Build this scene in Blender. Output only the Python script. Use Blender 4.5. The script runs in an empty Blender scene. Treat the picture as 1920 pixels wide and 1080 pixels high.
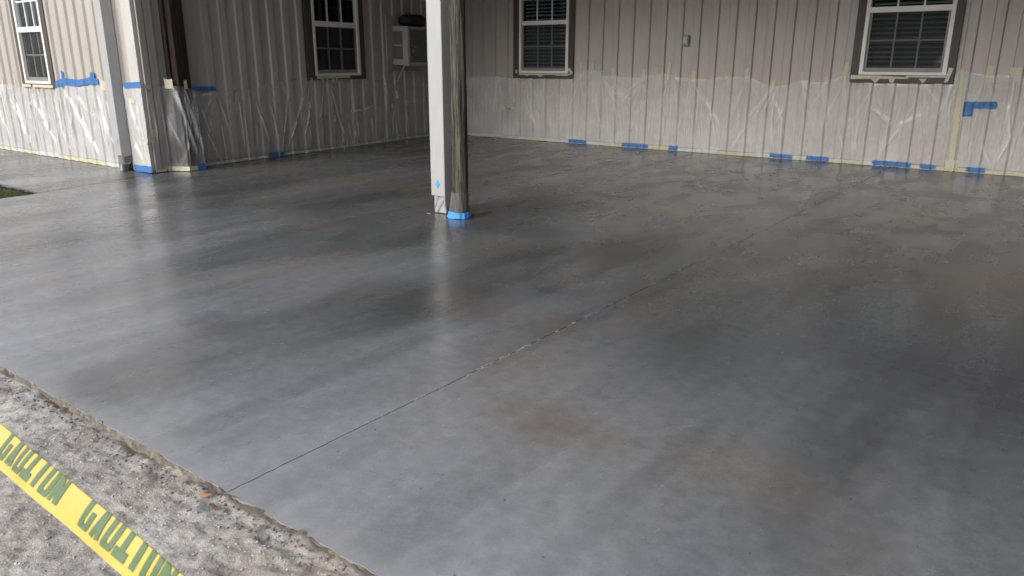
import bpy, math, random
import numpy as np
from mathutils import Vector, Matrix
R = math.radians
random.seed(7); rng = np.random.default_rng(11)
sc = bpy.context.scene
COL = sc.collection

# ------------------------------------------------------------------ camera
cam = bpy.data.cameras.new('camera'); camo = bpy.data.objects.new('camera', cam); COL.objects.link(camo)
sc.camera = camo
cam.sensor_width = 36; cam.lens = 26.7575
cam.clip_start = .05; cam.clip_end = 2000
camo.location = (0, 0, 1.4)
pit, yaw, rol = R(16.5697), R(36.7958), R(-.1065)
fw = Vector((-math.sin(yaw)*math.cos(pit), math.cos(yaw)*math.cos(pit), -math.sin(pit)))
rt = Vector((math.cos(yaw), math.sin(yaw), 0)); up = rt.cross(fw)
r2 = rt*math.cos(rol) - up*math.sin(-rol)*-1; r2.normalize()
u2 = r2.cross(fw)
camo.matrix_world = Matrix(((r2.x, u2.x, -fw.x, 0), (r2.y, u2.y, -fw.y, 0), (r2.z, u2.z, -fw.z, 1.4), (0, 0, 0, 1)))
cam.dof.use_dof = True; cam.dof.focus_distance = 7.0; cam.dof.aperture_fstop = 9.0

# ------------------------------------------------------------------ sky, sun, exposure
world = bpy.data.worlds.new('World'); sc.world = world; world.use_nodes = True
nt = world.node_tree; nt.nodes.clear()
sky = nt.nodes.new('ShaderNodeTexSky'); sky.sky_type = 'NISHITA'; sky.sun_disc = False
SUN_EL, SUN_AZ = 31, 190            # azimuth from +Y, clockwise: the veiled sun stands behind the camera, to the left
sky.sun_elevation = R(SUN_EL); sky.sun_rotation = R(SUN_AZ)
sky.air_density = 1.0; sky.dust_density = 4.0; sky.ozone_density = 1.0
hs = nt.nodes.new('ShaderNodeHueSaturation'); hs.inputs['Saturation'].default_value = .30
bg = nt.nodes.new('ShaderNodeBackground'); bg.inputs['Strength'].default_value = .15
wo = nt.nodes.new('ShaderNodeOutputWorld')
nt.links.new(sky.outputs[0], hs.inputs['Color']); nt.links.new(hs.outputs[0], bg.inputs['Color']); nt.links.new(bg.outputs[0], wo.inputs['Surface'])
sl = bpy.data.lights.new('sun', 'SUN'); sun = bpy.data.objects.new('sun', sl); COL.objects.link(sun)
sl.energy = .56; sl.angle = R(50); sl.color = (1, .985, .96)
az = R(SUN_AZ); el = R(SUN_EL)
sd = Vector((math.sin(az)*math.cos(el), math.cos(az)*math.cos(el), math.sin(el)))
sun.rotation_euler = sd.to_track_quat('Z', 'Y').to_euler()
sc.view_settings.view_transform = 'Standard'; sc.view_settings.look = 'None'
sc.view_settings.exposure = .84; sc.view_settings.gamma = 1
sc.render.engine = 'CYCLES'
sc.cycles.max_bounces = 10; sc.cycles.transparent_max_bounces = 16

# ------------------------------------------------------------------ materials
def lin(r, g, b):
    f = lambda c: (c/255/12.92) if c/255 <= .04045 else ((c/255+.055)/1.055)**2.4
    return (f(r), f(g), f(b), 1)
class M:
    def __init__(s, name):
        s.m = bpy.data.materials.new(name); s.m.use_nodes = True; s.t = s.m.node_tree; s.n = s.t.nodes; s.n.clear()
        s.out = s.n.new('ShaderNodeOutputMaterial'); s.p = s.n.new('ShaderNodeBsdfPrincipled')
        s.t.links.new(s.p.outputs[0], s.out.inputs[0])
        s.tc = s.n.new('ShaderNodeTexCoord')
    def new(s, k, **kw):
        n = s.n.new(k)
        for a, b in kw.items():
            if a.startswith('i_'):
                n.inputs[a[2:].replace('_', ' ')].default_value = b
            else: setattr(n, a, b)
        return n
    def l(s, a, b): s.t.links.new(a, b)
    def map(s, scale=(1, 1, 1), rot=(0, 0, 0), loc=(0, 0, 0), src='Object'):
        m = s.new('ShaderNodeMapping'); m.inputs['Scale'].default_value = scale; m.inputs['Rotation'].default_value = rot; m.inputs['Location'].default_value = loc
        s.l(s.tc.outputs[src], m.inputs[0]); return m.outputs[0]
    def noise(s, vec, scale, detail=4, rough=.55, dist=0):
        n = s.new('ShaderNodeTexNoise'); n.inputs['Scale'].default_value = scale; n.inputs['Detail'].default_value = detail
        n.inputs['Roughness'].default_value = rough; n.inputs['Distortion'].default_value = dist
        s.l(vec, n.inputs['Vector']); return n.outputs['Fac']
    def ramp(s, fac, stops, interp='LINEAR'):
        r = s.new('ShaderNodeValToRGB'); e = r.color_ramp.elements; r.color_ramp.interpolation = interp
        while len(e) < len(stops): e.new(.5)
        for x, (p, c) in zip(e, stops):
            x.position = p; x.color = c if len(c) == 4 else (*c, 1)
        s.l(fac, r.inputs[0]); return r.outputs[0]
    def mix(s, fac, a, b, mode='MIX'):
        m = s.new('ShaderNodeMix', data_type='RGBA', blend_type=mode)
        for v, i in ((fac, 0), (a, 6), (b, 7)):
            if isinstance(v, (int, float)): m.inputs[i].default_value = v
            elif isinstance(v, tuple): m.inputs[i].default_value = v if len(v) == 4 else (*v, 1)
            else: s.l(v, m.inputs[i])
        return m.outputs[2]
    def math(s, op, a, b=0.0):
        m = s.new('ShaderNodeMath', operation=op)
        for v, i in ((a, 0), (b, 1)):
            if isinstance(v, (int, float)): m.inputs[i].default_value = v
            else: s.l(v, m.inputs[i])
        return m.outputs[0]
    def bump(s, h, strength=.3, dist=.01, normal=None):
        b = s.new('ShaderNodeBump'); b.inputs['Strength'].default_value = strength; b.inputs['Distance'].default_value = dist
        s.l(h, b.inputs['Height'])
        if normal is not None: s.l(normal, b.inputs['Normal'])
        return b.outputs[0]
    def set(s, **kw):
        for a, b in kw.items():
            i = s.p.inputs[a.replace('_', ' ')]
            if hasattr(b, 'is_output') or isinstance(b, bpy.types.NodeSocket): s.l(b, i)
            elif isinstance(b, tuple) and len(b) == 3: i.default_value = (*b, 1)
            else: i.default_value = b
        return s.m
G = lambda v: (v, v, v, 1)
MAT = {}
def simple(name, col, rough=.5, var=.12, scale=8, metallic=0, spec=.5, stretch=(1, 1, 1), bump=0.0, bscale=60):
    m = M(name); v = m.map(stretch)
    n = m.noise(v, scale, 5)
    c = m.mix(m.ramp(n, [(.3, G(0)), (.7, G(1))]), tuple(x*(1-var) for x in col[:3]), tuple(min(1, x*(1+var)) for x in col[:3]))
    kw = dict(Base_Color=c, Roughness=rough, Metallic=metallic, Specular_IOR_Level=spec)
    if bump: kw['Normal'] = m.bump(m.noise(v, bscale, 3), bump, .004)
    MAT[name] = m.set(**kw); return MAT[name]

def mat_siding():
    m = M('siding_paint'); v = m.map((1, 1, .15)); v2 = m.map()
    n = m.noise(v, 5, 6, .6); n2 = m.noise(v2, 40, 4)
    c = m.mix(m.ramp(n, [(.3, G(0)), (.72, G(1))]), (.35, .323, .297), (.435, .405, .375))
    sep = m.new('ShaderNodeSeparateXYZ'); m.l(m.tc.outputs['Object'], sep.inputs[0])
    # splash dirt along the foot of the wall, ragged top
    d = m.math('ADD', m.math('MULTIPLY', sep.outputs['Z'], -5.0), m.math('MULTIPLY', m.noise(m.map((1, 1, .4)), 7, 5, .65), 2.2))
    d = m.ramp(d, [(.35, G(0)), (1.0, G(1))])
    c = m.mix(m.math('MULTIPLY', d, .6), c, (.17, .15, .125))
    c = m.mix(m.ramp(n2, [(.60, G(0)), (.8, G(.25))]), c, (.26, .24, .22))
    MAT['siding'] = m.set(Base_Color=c, Roughness=m.ramp(n2, [(.3, G(.38)), (.7, G(.55))]), Normal=m.bump(m.noise(v2, 3, 2), .25, .01))
mat_siding()

def mat_floor():
    m = M('sealed_concrete'); v = m.map()
    vs = m.map((1, .30, 1), (0, 0, R(4)))
    big = m.noise(vs, .9, 4, .55, .3); mid = m.noise(m.map((1, .45, 1), (0, 0, R(-6))), 1.3, 5, .56, .4); fine = m.noise(v, 14, 6, .65); vfine = m.noise(v, 90, 3, .6)
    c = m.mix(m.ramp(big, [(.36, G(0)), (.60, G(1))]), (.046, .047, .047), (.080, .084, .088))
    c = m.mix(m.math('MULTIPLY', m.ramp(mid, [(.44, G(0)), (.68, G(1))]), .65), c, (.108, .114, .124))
    tan = m.noise(m.map((1, .6, 1), (0, 0, R(-12)), (3.1, 1.7, 0)), .9, 6, .62, .5)
    c = m.mix(m.math('MULTIPLY', m.ramp(tan, [(.50, G(0)), (.66, G(1))]), .65), c, (.108, .091, .068))
    # brown stains where the stain pooled
    soft = m.noise(v, 1.1, 3, .5, .2)
    sx = m.new('ShaderNodeSeparateXYZ'); m.l(m.tc.outputs['Object'], sx.inputs[0])
    def blob(x, y, rx, ry, k, cc, c0):
        dx = m.math('MULTIPLY', m.math('SUBTRACT', sx.outputs['X'], x), 1/rx); dy = m.math('MULTIPLY', m.math('SUBTRACT', sx.outputs['Y'], y), 1/ry)
        q = m.math('ADD', m.math('MULTIPLY', dx, dx), m.math('MULTIPLY', dy, dy))
        q = m.math('ADD', q, m.math('MULTIPLY', m.math('SUBTRACT', soft, .5), 2.6))
        f = m.ramp(q, [(-.0, G(k)), (1.0, G(0))], 'EASE')
        return m.mix(f, c0, cc)
    # pale dry haze, plus the brighter open-sky light at front and left painted in
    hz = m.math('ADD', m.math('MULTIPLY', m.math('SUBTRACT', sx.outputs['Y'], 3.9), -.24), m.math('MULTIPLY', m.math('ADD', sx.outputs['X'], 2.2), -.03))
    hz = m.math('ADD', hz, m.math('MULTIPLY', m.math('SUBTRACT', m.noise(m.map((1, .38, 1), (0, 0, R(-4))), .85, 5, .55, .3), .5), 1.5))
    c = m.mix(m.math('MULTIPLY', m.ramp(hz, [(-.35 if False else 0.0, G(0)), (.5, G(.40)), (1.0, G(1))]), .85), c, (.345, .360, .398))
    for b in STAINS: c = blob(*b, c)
    # fine mottling and wear
    c = m.mix(1.0, c, m.ramp(fine, [(.28, G(.82)), (.72, G(1.17))]), 'MULTIPLY')
    c = m.mix(1.0, c, m.ramp(vfine, [(.25, G(.90)), (.75, G(1.10))]), 'MULTIPLY')
    # roller laps: long strips front to back with one harder side
    lap = m.noise(m.map((1, .07, 1), (0, 0, R(3))), 1.6, 3, .5)
    c = m.mix(1.0, c, m.ramp(lap, [(.36, G(.88)), (.45, G(.91)), (.48, G(1.03)), (.59, G(1.06)), (.62, G(.96))]), 'MULTIPLY')
    # worn flecks where the coat took unevenly
    fl = m.noise(m.map((1, 1.5, 1), (0, 0, R(20))), 26, 5, .7)
    c = m.mix(m.math('MULTIPLY', m.ramp(fl, [(.57, G(0)), (.66, G(1))]), m.ramp(m.noise(v, 1.5, 4, .6), [(.50, G(0)), (.68, G(.14))])), c, (.165, .165, .16))
    sc1 = m.noise(v, 2.3, 4, .6); sp = m.noise(m.map((1, 1.4, 1)), 75, 2, .5)
    spk = m.math('MULTIPLY', m.ramp(sp, [(.66, G(0)), (.72, G(1))]), m.ramp(sc1, [(.50, G(0)), (.68, G(.24))]))
    c = m.mix(spk, c, (.40, .40, .39))
    ds = m.noise(v, 33, 1, .5)
    c = m.mix(m.ramp(ds, [(.795, G(0)), (.805, G(.8))]), c, (.03, .03, .032))
    # pale dry rim along the front edge of the slab
    rim = m.math('ADD', m.math('MULTIPLY', m.math('SUBTRACT', sx.outputs['Y'], 1.24), -5.5), m.math('ADD', m.math('MULTIPLY', mid, 1.7), -.12))
    c = m.mix(m.math('MULTIPLY', m.ramp(rim, [(0, G(0)), (.9, G(1))]), .6), c, (.30, .30, .31))
    ro = m.ramp(m.noise(m.map((1, .5, 1)), 2.4, 6, .65), [(.3, G(.18)), (.7, G(.35))])
    bh = m.math('ADD', m.math('MULTIPLY', m.noise(v, 6, 4, .55), 1.0), m.math('MULTIPLY', fine, .25))
    nrm = m.bump(bh, .07, .012)
    nrm = m.bump(vfine, .05, .002, nrm)
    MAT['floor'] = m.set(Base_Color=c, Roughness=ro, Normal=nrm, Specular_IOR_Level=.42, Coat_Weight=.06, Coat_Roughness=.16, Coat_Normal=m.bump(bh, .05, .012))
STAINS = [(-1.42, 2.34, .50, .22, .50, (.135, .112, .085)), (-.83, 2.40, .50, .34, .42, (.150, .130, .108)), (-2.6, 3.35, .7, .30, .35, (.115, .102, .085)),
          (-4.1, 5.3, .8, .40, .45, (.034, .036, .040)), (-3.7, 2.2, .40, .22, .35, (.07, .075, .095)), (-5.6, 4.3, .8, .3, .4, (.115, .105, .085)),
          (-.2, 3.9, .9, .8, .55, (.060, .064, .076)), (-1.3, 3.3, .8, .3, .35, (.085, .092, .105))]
mat_floor()

def mat_gravel():
    m = M('limestone_fines'); v = m.map()
    a = m.noise(v, 3.2, 6, .65, .5); b = m.noise(v, 16, 8, .72); f = m.noise(v, 110, 5, .75)
    c = m.mix(m.ramp(a, [(.34, G(0)), (.6, G(1))]), (.31, .285, .26), (.47, .458, .44))
    c = m.mix(m.math('MULTIPLY', m.ramp(b, [(.40, G(1)), (.56, G(0))]), .45), c, (.24, .22, .205))
    c = m.mix(m.math('MULTIPLY', m.ramp(m.noise(m.map(loc=(5, 2, 0)), 2.1, 4), [(.5, G(0)), (.68, G(1))]), .5), c, (.40, .345, .30))
    c = m.mix(1.0, c, m.ramp(f, [(.28, G(.62)), (.74, G(1.35))]), 'MULTIPLY')
    sx = m.new('ShaderNodeSeparateXYZ'); m.l(m.tc.outputs['Object'], sx.inputs[0])
    # soil in the seam against the slab
    q = m.math('ADD', m.math('MULTIPLY', m.math('SUBTRACT', sx.outputs['Y'], 1.212), 34.0), m.math('MULTIPLY', m.math('SUBTRACT', a, .5), 5))
    c = m.mix(m.ramp(q, [(.1, G(0)), (.8, G(.85))]), c, (.11, .082, .058))
    h = m.math('ADD', m.math('MULTIPLY', b, .7), m.math('MULTIPLY', f, .35))
    MAT['gravel'] = m.set(Base_Color=c, Roughness=.92, Specular_IOR_Level=.2, Normal=m.bump(h, .7, .02))
mat_gravel()

def mat_film(name, op, gain, tint=(.80, .80, .80), rough=.2):
    """thin film; 'dens' on the mesh says how many gathered layers lie in a fold"""
    m = M(name); n = m.noise(m.map((1, 1, .25)), 5, 3, .5); n2 = m.noise(m.map(), 1.6, 3)
    wr = m.noise(m.map((2.2, 2.2, .7), (0, R(14), R(8))), 8, 3, .5, 1.4)
    m.set(Base_Color=tint, Roughness=rough, Specular_IOR_Level=.9, Normal=m.bump(m.math('ADD', n, m.math('MULTIPLY', wr, .8)), .22, .012))
    tr = m.new('ShaderNodeBsdfTransparent'); tr.inputs[0].default_value = (.96, .96, .955, 1)
    mx = m.new('ShaderNodeMixShader'); at = m.new('ShaderNodeAttribute'); at.attribute_name = 'dens'
    f = m.math('MULTIPLY', m.math('ADD', m.ramp(n, [(.35, G(.85)), (.75, G(1.10))]), m.ramp(wr, [(.52, G(0)), (.80, G(.3))])), op)
    f = m.math('MULTIPLY', f, m.ramp(n2, [(.3, G(.72)), (.7, G(1.2))]))
    f = m.math('ADD', f, m.math('MULTIPLY', at.outputs['Fac'], gain))
    lw = m.new('ShaderNodeLayerWeight'); lw.inputs['Blend'].default_value = .3
    f = m.math('MAXIMUM', m.math('MINIMUM', m.math('ADD', f, m.math('MULTIPLY', lw.outputs['Facing'], .3)), .93), .02)
    m.l(f, mx.inputs[0]); m.l(tr.outputs[0], mx.inputs[1]); m.l(m.p.outputs[0], mx.inputs[2])
    m.l(mx.outputs[0], m.out.inputs[0]); MAT[name] = m.m
mat_film('film_back', .36, .24, (.86, .85, .84)); mat_film('film_side', .09, .50, (.8, .8, .8), .15); mat_film('film_front', .46, .34, (.64, .64, .645)); mat_film('film_post', .13, .34, (.72, .72, .74), .15); mat_film('film_wrap', .10, .3, (.5, .5, .5), .15)

def mat_wood(name, a, b, dark, rot=0):
    m = M(name); v = m.map((6, 6, .45)); v2 = m.map((9, 9, .35))
    n = m.noise(v, 3.2, 7, .7, 1.2); k = m.noise(v2, 8, 5, .7); g = m.noise(m.map((1, 1, 1)), 6, 4)
    c = m.mix(m.ramp(n, [(.32, G(0)), (.66, G(1))]), a, b)
    c = m.mix(m.ramp(k, [(.42, G(1)), (.52, G(0))]), c, dark)
    c = m.mix(m.ramp(g, [(.5, G(0)), (.75, G(.45))]), c, tuple(x*.55 for x in b[:3]))
    MAT[name] = m.set(Base_Color=c, Roughness=.85, Specular_IOR_Level=.25, Normal=m.bump(m.math('ADD', n, k), .8, .012))
mat_wood('weathered_wood', (.053, .050, .040), (.126, .120, .097), (.020, .018, .014))
mat_wood('dark_wood', (.022, .014, .010), (.052, .034, .026), (.010, .007, .006))

def mat_white():
    m = M('white_enamel'); v = m.map((1, 1, .12)); n = m.noise(v, 30, 4); d = m.noise(m.map(), 9, 6, .7)
    sx = m.new('ShaderNodeSeparateXYZ'); m.l(m.tc.outputs['Object'], sx.inputs[0])
    c = m.mix(m.ramp(n, [(.3, G(0)), (.7, G(1))]), (.335, .335, .337), (.375, .375, .375))
    foot = m.math('ADD', m.math('MULTIPLY', sx.outputs['Z'], -9), m.math('ADD', m.math('MULTIPLY', d, 2.6), .75))
    c = m.mix(m.ramp(foot, [(.1, G(0)), (.9, G(.35))]), c, (.30, .285, .23))
    c = m.mix(m.ramp(d, [(.70, G(0)), (.75, G(.5))]), c, (.35, .34, .32))
    MAT['white_column'] = m.set(Base_Color=c, Roughness=.42, Normal=m.bump(n, .15, .003))
mat_white()
simple('vinyl_white', (.70, .69, .67), .45, .05, 6)
simple('screen_frame', (.20, .19, .18), .5, .1)
simple('muntin_grey', (.33, .33, .33), .55, .08)
simple('brown_trim', (.060, .048, .042), .6, .2, 6, stretch=(1, 1, .3), bump=.2)
simple('trim_light', (.47, .45, .43), .4, .06, 5)
simple('slat', (.58, .59, .59), .6, .15, 10)
simple('room_dark', (.018, .018, .020), .9, .3, 4)
simple('roof_metal', (.25, .24, .23), .5, .1, 4)
simple('ceiling', (.13, .115, .10), .8, .15, 4)
simple('ac_case', (.40, .385, .36), .5, .08, 6)
simple('ac_louver', (.17, .145, .125), .6, .12, 12)
simple('coil', (.12, .13, .14), .35, .5, 50, metallic=.6, bump=.6)
simple('bag_black', (.012, .012, .014), .55, .3, 12, bump=.5, bscale=18)
simple('box_steel', (.20, .205, .20), .5, .2, 20, metallic=.4)
simple('box_light', (.40, .41, .40), .5, .1, 20)
simple('black_gap', (.02, .019, .018), .9, .3)
simple('foot_grey', (.16, .155, .15), .7, .35, 14, bump=.4)
simple('soil', (.13, .085, .05), .95, .4, 30, bump=.8)
simple('slab_cut', (.15, .135, .112), .9, .45, 30, bump=.8, bscale=40)
simple('chip', (.45, .24, .13), .8, .2, 20)
simple('stone', (.42, .405, .385), .9, .25, 30, bump=.4)
simple('stone_dark', (.17, .155, .14), .9, .3, 30, bump=.4)
simple('rope', (.5, .5, .48), .7, .1)
def mat_joint():
    m = M('joint_fill'); v = m.map()
    c = m.ramp(m.noise(v, 14, 5, .75), [(.42, (.015, .015, .015, 1)), (.52, (.05, .05, .05, 1)), (.57, (.24, .24, .235, 1))])
    MAT['joint'] = m.set(Base_Color=c, Roughness=.95)
mat_joint()
def mat_tape(name, a, b, rough=.5, tl=0.0):
    m = M(name); n = m.noise(m.map(), 22, 5, .65)
    c = m.mix(m.ramp(n, [(.35, G(0)), (.68, G(1))]), a, b)
    MAT[name] = m.set(Base_Color=c, Roughness=rough, Normal=m.bump(n, .35, .004))
mat_tape('blue_tape', (.030, .115, .31), (.055, .19, .45))
mat_tape('cream_tape', (.46, .43, .31), (.58, .55, .43))
mat_tape('yellow_tape', (.48, .44, .30), (.57, .53, .38))
mat_tape('white_tape', (.44, .45, .43), (.58, .59, .57))
mat_tape('caution_yellow', (.50, .395, .085), (.54, .43, .11), .3)
mat_tape('caution_green', (.085, .135, .065), (.11, .165, .085), .4)
def mat_glass(name, tint):
    m = M(name)
    gl = m.new('ShaderNodeBsdfGlossy'); gl.inputs['Roughness'].default_value = .02; gl.inputs[0].default_value = (.9, .95, 1, 1)
    tr = m.new('ShaderNodeBsdfTransparent'); tr.inputs[0].default_value = tint
    fr = m.new('ShaderNodeFresnel'); fr.inputs[0].default_value = 1.52
    wob = m.noise(m.map(), 3, 2); m.l(m.bump(wob, .05, .01), gl.inputs['Normal'])
    mx = m.new('ShaderNodeMixShader'); m.l(m.math('ADD', fr.outputs[0], .0), mx.inputs[0]); m.l(tr.outputs[0], mx.inputs[1]); m.l(gl.outputs[0], mx.inputs[2])
    m.l(mx.outputs[0], m.out.inputs[0]); MAT[name] = m.m
mat_glass('glass', (.72, .78, .80, 1))
def mat_mesh():
    m = M('insect_mesh'); m.set(Base_Color=(.05, .05, .052), Roughness=.8)
    tr = m.new('ShaderNodeBsdfTransparent'); mx = m.new('ShaderNodeMixShader'); mx.inputs[0].default_value = .42
    m.l(tr.outputs[0], mx.inputs[1]); m.l(m.p.outputs[0], mx.inputs[2]); m.l(mx.outputs[0], m.out.inputs[0]); MAT['mesh'] = m.m
mat_mesh()
def mat_grass():
    m = M('grass_blade'); n = m.noise(m.map(), 8, 4)
    MAT['grass'] = m.set(Base_Color=m.mix(m.ramp(n, [(.3, G(0)), (.7, G(1))]), (.05, .08, .022), (.12, .14, .055)), Roughness=.7)
mat_grass()
simple('turf_soil', (.06, .065, .03), .95, .4, 10, bump=.6)
simple('far_field', (.07, .085, .035), .95, .35, .4)

# ------------------------------------------------------------------ object helpers
def tag(o, label=None, cat=None, group=None, kind=None):
    if label: o['label'] = label
    if cat: o['category'] = cat
    if group: o['group'] = group
    if kind: o['kind'] = kind
    return o
def empty(name, loc=(0, 0, 0), label=None, cat=None, group=None, kind=None):
    o = bpy.data.objects.new(name, None); COL.objects.link(o); o.location = loc; o.empty_display_size = .1
    return tag(o, label, cat, group, kind)
def wloc(o):
    v = Vector(o.location)
    while o.parent: o = o.parent; v += o.location
    return v
def obj(name, verts, faces, mat, parent=None, smooth=False, bevel=0, base=None):
    """vertices in world metres; the origin goes to the object's own foot"""
    V = np.asarray(verts, float)
    b = Vector(base) if base is not None else Vector(((V[:, 0].min()+V[:, 0].max())/2, (V[:, 1].min()+V[:, 1].max())/2, V[:, 2].min()))
    if name in KEEP0: b = Vector((0, 0, 0))
    me = bpy.data.meshes.new(name); me.from_pydata((V-np.array(b)).tolist(), [], [tuple(f) for f in faces]); me.update()
    me.materials.append(MAT[mat] if isinstance(mat, str) else mat)
    if smooth: me.polygons.foreach_set('use_smooth', [True]*len(me.polygons))
    o = bpy.data.objects.new(name, me); COL.objects.link(o)
    if parent: o.parent = parent; o.location = b-wloc(parent)
    else: o.location = b
    if bevel:
        md = o.modifiers.new('bevel', 'BEVEL'); md.width = bevel; md.segments = 2; md.limit_method = 'ANGLE'
    return o
KEEP0 = {'slab_panel', 'ground', 'slab_edge'}
def box(x0, x1, y0, y1, z0, z1):
    v = [(x, y, z) for z in (z0, z1) for y in (y0, y1) for x in (x0, x1)]
    f = [(0, 2, 3, 1), (4, 5, 7, 6), (0, 1, 5, 4), (2, 6, 7, 3), (0, 4, 6, 2), (1, 3, 7, 5)]
    return v, f
def join(*parts):
    V, F = [], []
    for v, f in parts:
        n = len(V); V += list(v); F += [tuple(i+n for i in q) for q in f]
    return V, F
class Frame:
    def __init__(s, o, d):
        s.o = np.array([o[0], o[1], 0.]); d = np.array([d[0], d[1], 0.]); s.u = d/np.linalg.norm(d); s.n = np.array([s.u[1], -s.u[0], 0.])
    def pt(s, a, out, z): return s.o+s.u*a+s.n*out+np.array([0, 0, z])
    def pts(s, L): return [tuple(s.pt(*q)) for q in L]
    def box(s, a0, a1, o0, o1, z0, z1):
        v, f = box(a0, a1, -o1, -o0, z0, z1)
        return [tuple(s.pt(q[0], -q[1], q[2])) for q in v], f
CORNER = (-9.67, 5.15); BACKC = (-10.42, 11.70)
FB = Frame(BACKC, (1, 0)); FS = Frame(CORNER, (BACKC[0]-CORNER[0], BACKC[1]-CORNER[1])); FO = Frame(CORNER, (1, 0))
SIDE_LEN = math.hypot(BACKC[0]-CORNER[0], BACKC[1]-CORNER[1])
WALL_H = 3.92
# FS runs away from the camera: its outward normal must point to +X
assert FS.n[0] > 0 and FB.n[1] < 0

RH = .030
class Wall:
    """ribbed steel siding: raised ribs whose far (right) edge stands at edge + k*pitch"""
    def __init__(s, fr, pitch, edge, raised=.135, slope=.016):
        s.fr, s.pitch, s.edge, s.raised, s.slope = fr, pitch, edge, raised, slope
    def prof(s, a):
        t = (np.asarray(a, float)-s.edge) % s.pitch        # 0 at the right edge of a rib; rib occupies the last `raised` metres
        t = s.pitch-t                                        # distance to the next right edge
        up_ = np.clip((t)/s.slope, 0, 1); dn = np.clip((s.raised-t)/s.slope, 0, 1)
        return RH*np.minimum(up_, dn)
    def breaks(s, a0, a1):
        out = [a0, a1]; k0 = int((a0-s.edge)//s.pitch)-1; k1 = int((a1-s.edge)//s.pitch)+2
        for k in range(k0, k1+1):
            e = s.edge+k*s.pitch
            out += [e, e-s.slope, e-s.raised+s.slope, e-s.raised]
        return sorted(x for x in set(round(q, 5) for q in out) if a0-1e-6 <= x <= a1+1e-6)
WB = Wall(FB, .2870, 10.42-2.805)
WS = Wall(FS, .2870, 1.100, .13, .013)
WO = Wall(FO, .2620, -.932, .135, .020)

# ------------------------------------------------------------------ the wood behind the camera (seen in the panes)
mm = M('leafage'); nn = mm.noise(mm.map(), .8, 4)
MAT['leafage'] = mm.set(Base_Color=mm.mix(mm.ramp(nn, [(.3, G(0)), (.7, G(1))]), (.025, .040, .014), (.070, .095, .035)), Roughness=.75)
r_ = np.random.default_rng(77); V = []; F = []
crowns = [(x+r_.normal(0, 1.2), -46-r_.random()*9, r_.uniform(8.5, 11.5), r_.uniform(3.0, 4.6)) for x in np.arange(-75, 70, 4.2)]
for cx_, cy_, h_, rad in crowns:
    for k in range(620):
        d = r_.normal(size=3); d /= np.linalg.norm(d); q = np.array([cx_, cy_, h_*.62])+d*np.array([rad, rad, h_*.55])*r_.uniform(.55, 1.05)
        q[2] = max(q[2], .1); a = r_.normal(size=3); a /= np.linalg.norm(a); b = np.cross(a, r_.normal(size=3)); b /= np.linalg.norm(b); z_ = r_.uniform(.14, .32); m0 = len(V)
        V += [tuple(q+a*z_), tuple(q+b*z_*.6), tuple(q-a*z_), tuple(q-b*z_*.6)]; F.append((m0, m0+1, m0+2, m0+3))
for cx_, cy_, h_, rad in crowns:                        # the dense heart of each crown
    vv, ff = [], []
    for jj in range(7):
        for ii in range(10):
            th, ph = math.pi*jj/6, 2*math.pi*ii/10; vv.append((cx_+rad*.95*math.sin(th)*math.cos(ph), cy_-.5+rad*.8*math.sin(th)*math.sin(ph), max(-.1, h_*.52+h_*.53*math.cos(th))))
    m0 = len(V); V += vv; F += [(m0+jj*10+ii, m0+jj*10+(ii+1) % 10, m0+(jj+1)*10+(ii+1) % 10, m0+(jj+1)*10+ii) for jj in range(6) for ii in range(10)]
tag(obj('distant_wood', V, F, 'leafage'), 'dark leafy wood across the yard, mirrored faintly in the window panes', 'wood', kind='stuff')

# ------------------------------------------------------------------ building
bld = empty('metal_sided_building', (CORNER[0], CORNER[1], 0), 'long taupe ribbed-metal building with brown trimmed sash windows behind the wet concrete', 'building')
OPEN = {id(WB): [(1.865, 2.90, 1.215, 2.86), (7.71, 8.755, 1.245, 2.87)], id(WS): [(3.02, 4.05, 1.19, 2.80)], id(WO): [(-3.27, -2.46, 1.09, 2.62)]}
def siding(w, a0, a1):
    pw = 3*w.pitch
    k0 = math.floor((a0-w.edge+w.raised/2)/pw)
    cuts = [w.edge-w.raised/2+pw*k for k in range(k0, k0+60)]
    cuts = [a0]+[c for c in cuts if a0+.05 < c < a1-.05]+[a1]
    for i in range(len(cuts)-1):
        c0, c1 = cuts[i], cuts[i+1]
        br = w.breaks(c0, c1)
        for o in OPEN[id(w)]: br += [x for x in o[:2] if c0 < x < c1]
        br = sorted(set(br)); V, F = [], []
        lap = .0012*(i % 2)
        for x0, x1 in zip(br[:-1], br[1:]):
            mid = (x0+x1)/2; spans = [(0.012, WALL_H)]
            for o in OPEN[id(w)]:
                if o[0] < mid < o[1]: spans = [(0.012, o[2]), (o[3], WALL_H)]
            h0, h1 = float(w.prof(x0+1e-5)), float(w.prof(x1-1e-5))
            for z0, z1 in spans:
                n = len(V); V += w.fr.pts([(x0, h0+lap, z0), (x1, h1+lap, z0), (x1, h1+lap, z1), (x0, h0+lap, z1)]); F.append((n, n+1, n+2, n+3))
        # returns at the lap so the sheet has an edge
        hh = float(w.prof(c1-1e-5)); n = len(V)
        V += w.fr.pts([(c1, hh+lap, .012), (c1, hh+lap-.004, .012), (c1, hh+lap-.004, WALL_H), (c1, hh+lap, WALL_H)]); F.append((n, n+1, n+2, n+3))
        obj('wall_panel', V, F, 'siding', bld, base=w.fr.pt(c0, 0, 0))
siding(WB, 0.0, 16.4); siding(WS, 0.06, SIDE_LEN); siding(WO, -7.5, -.20)
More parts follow.
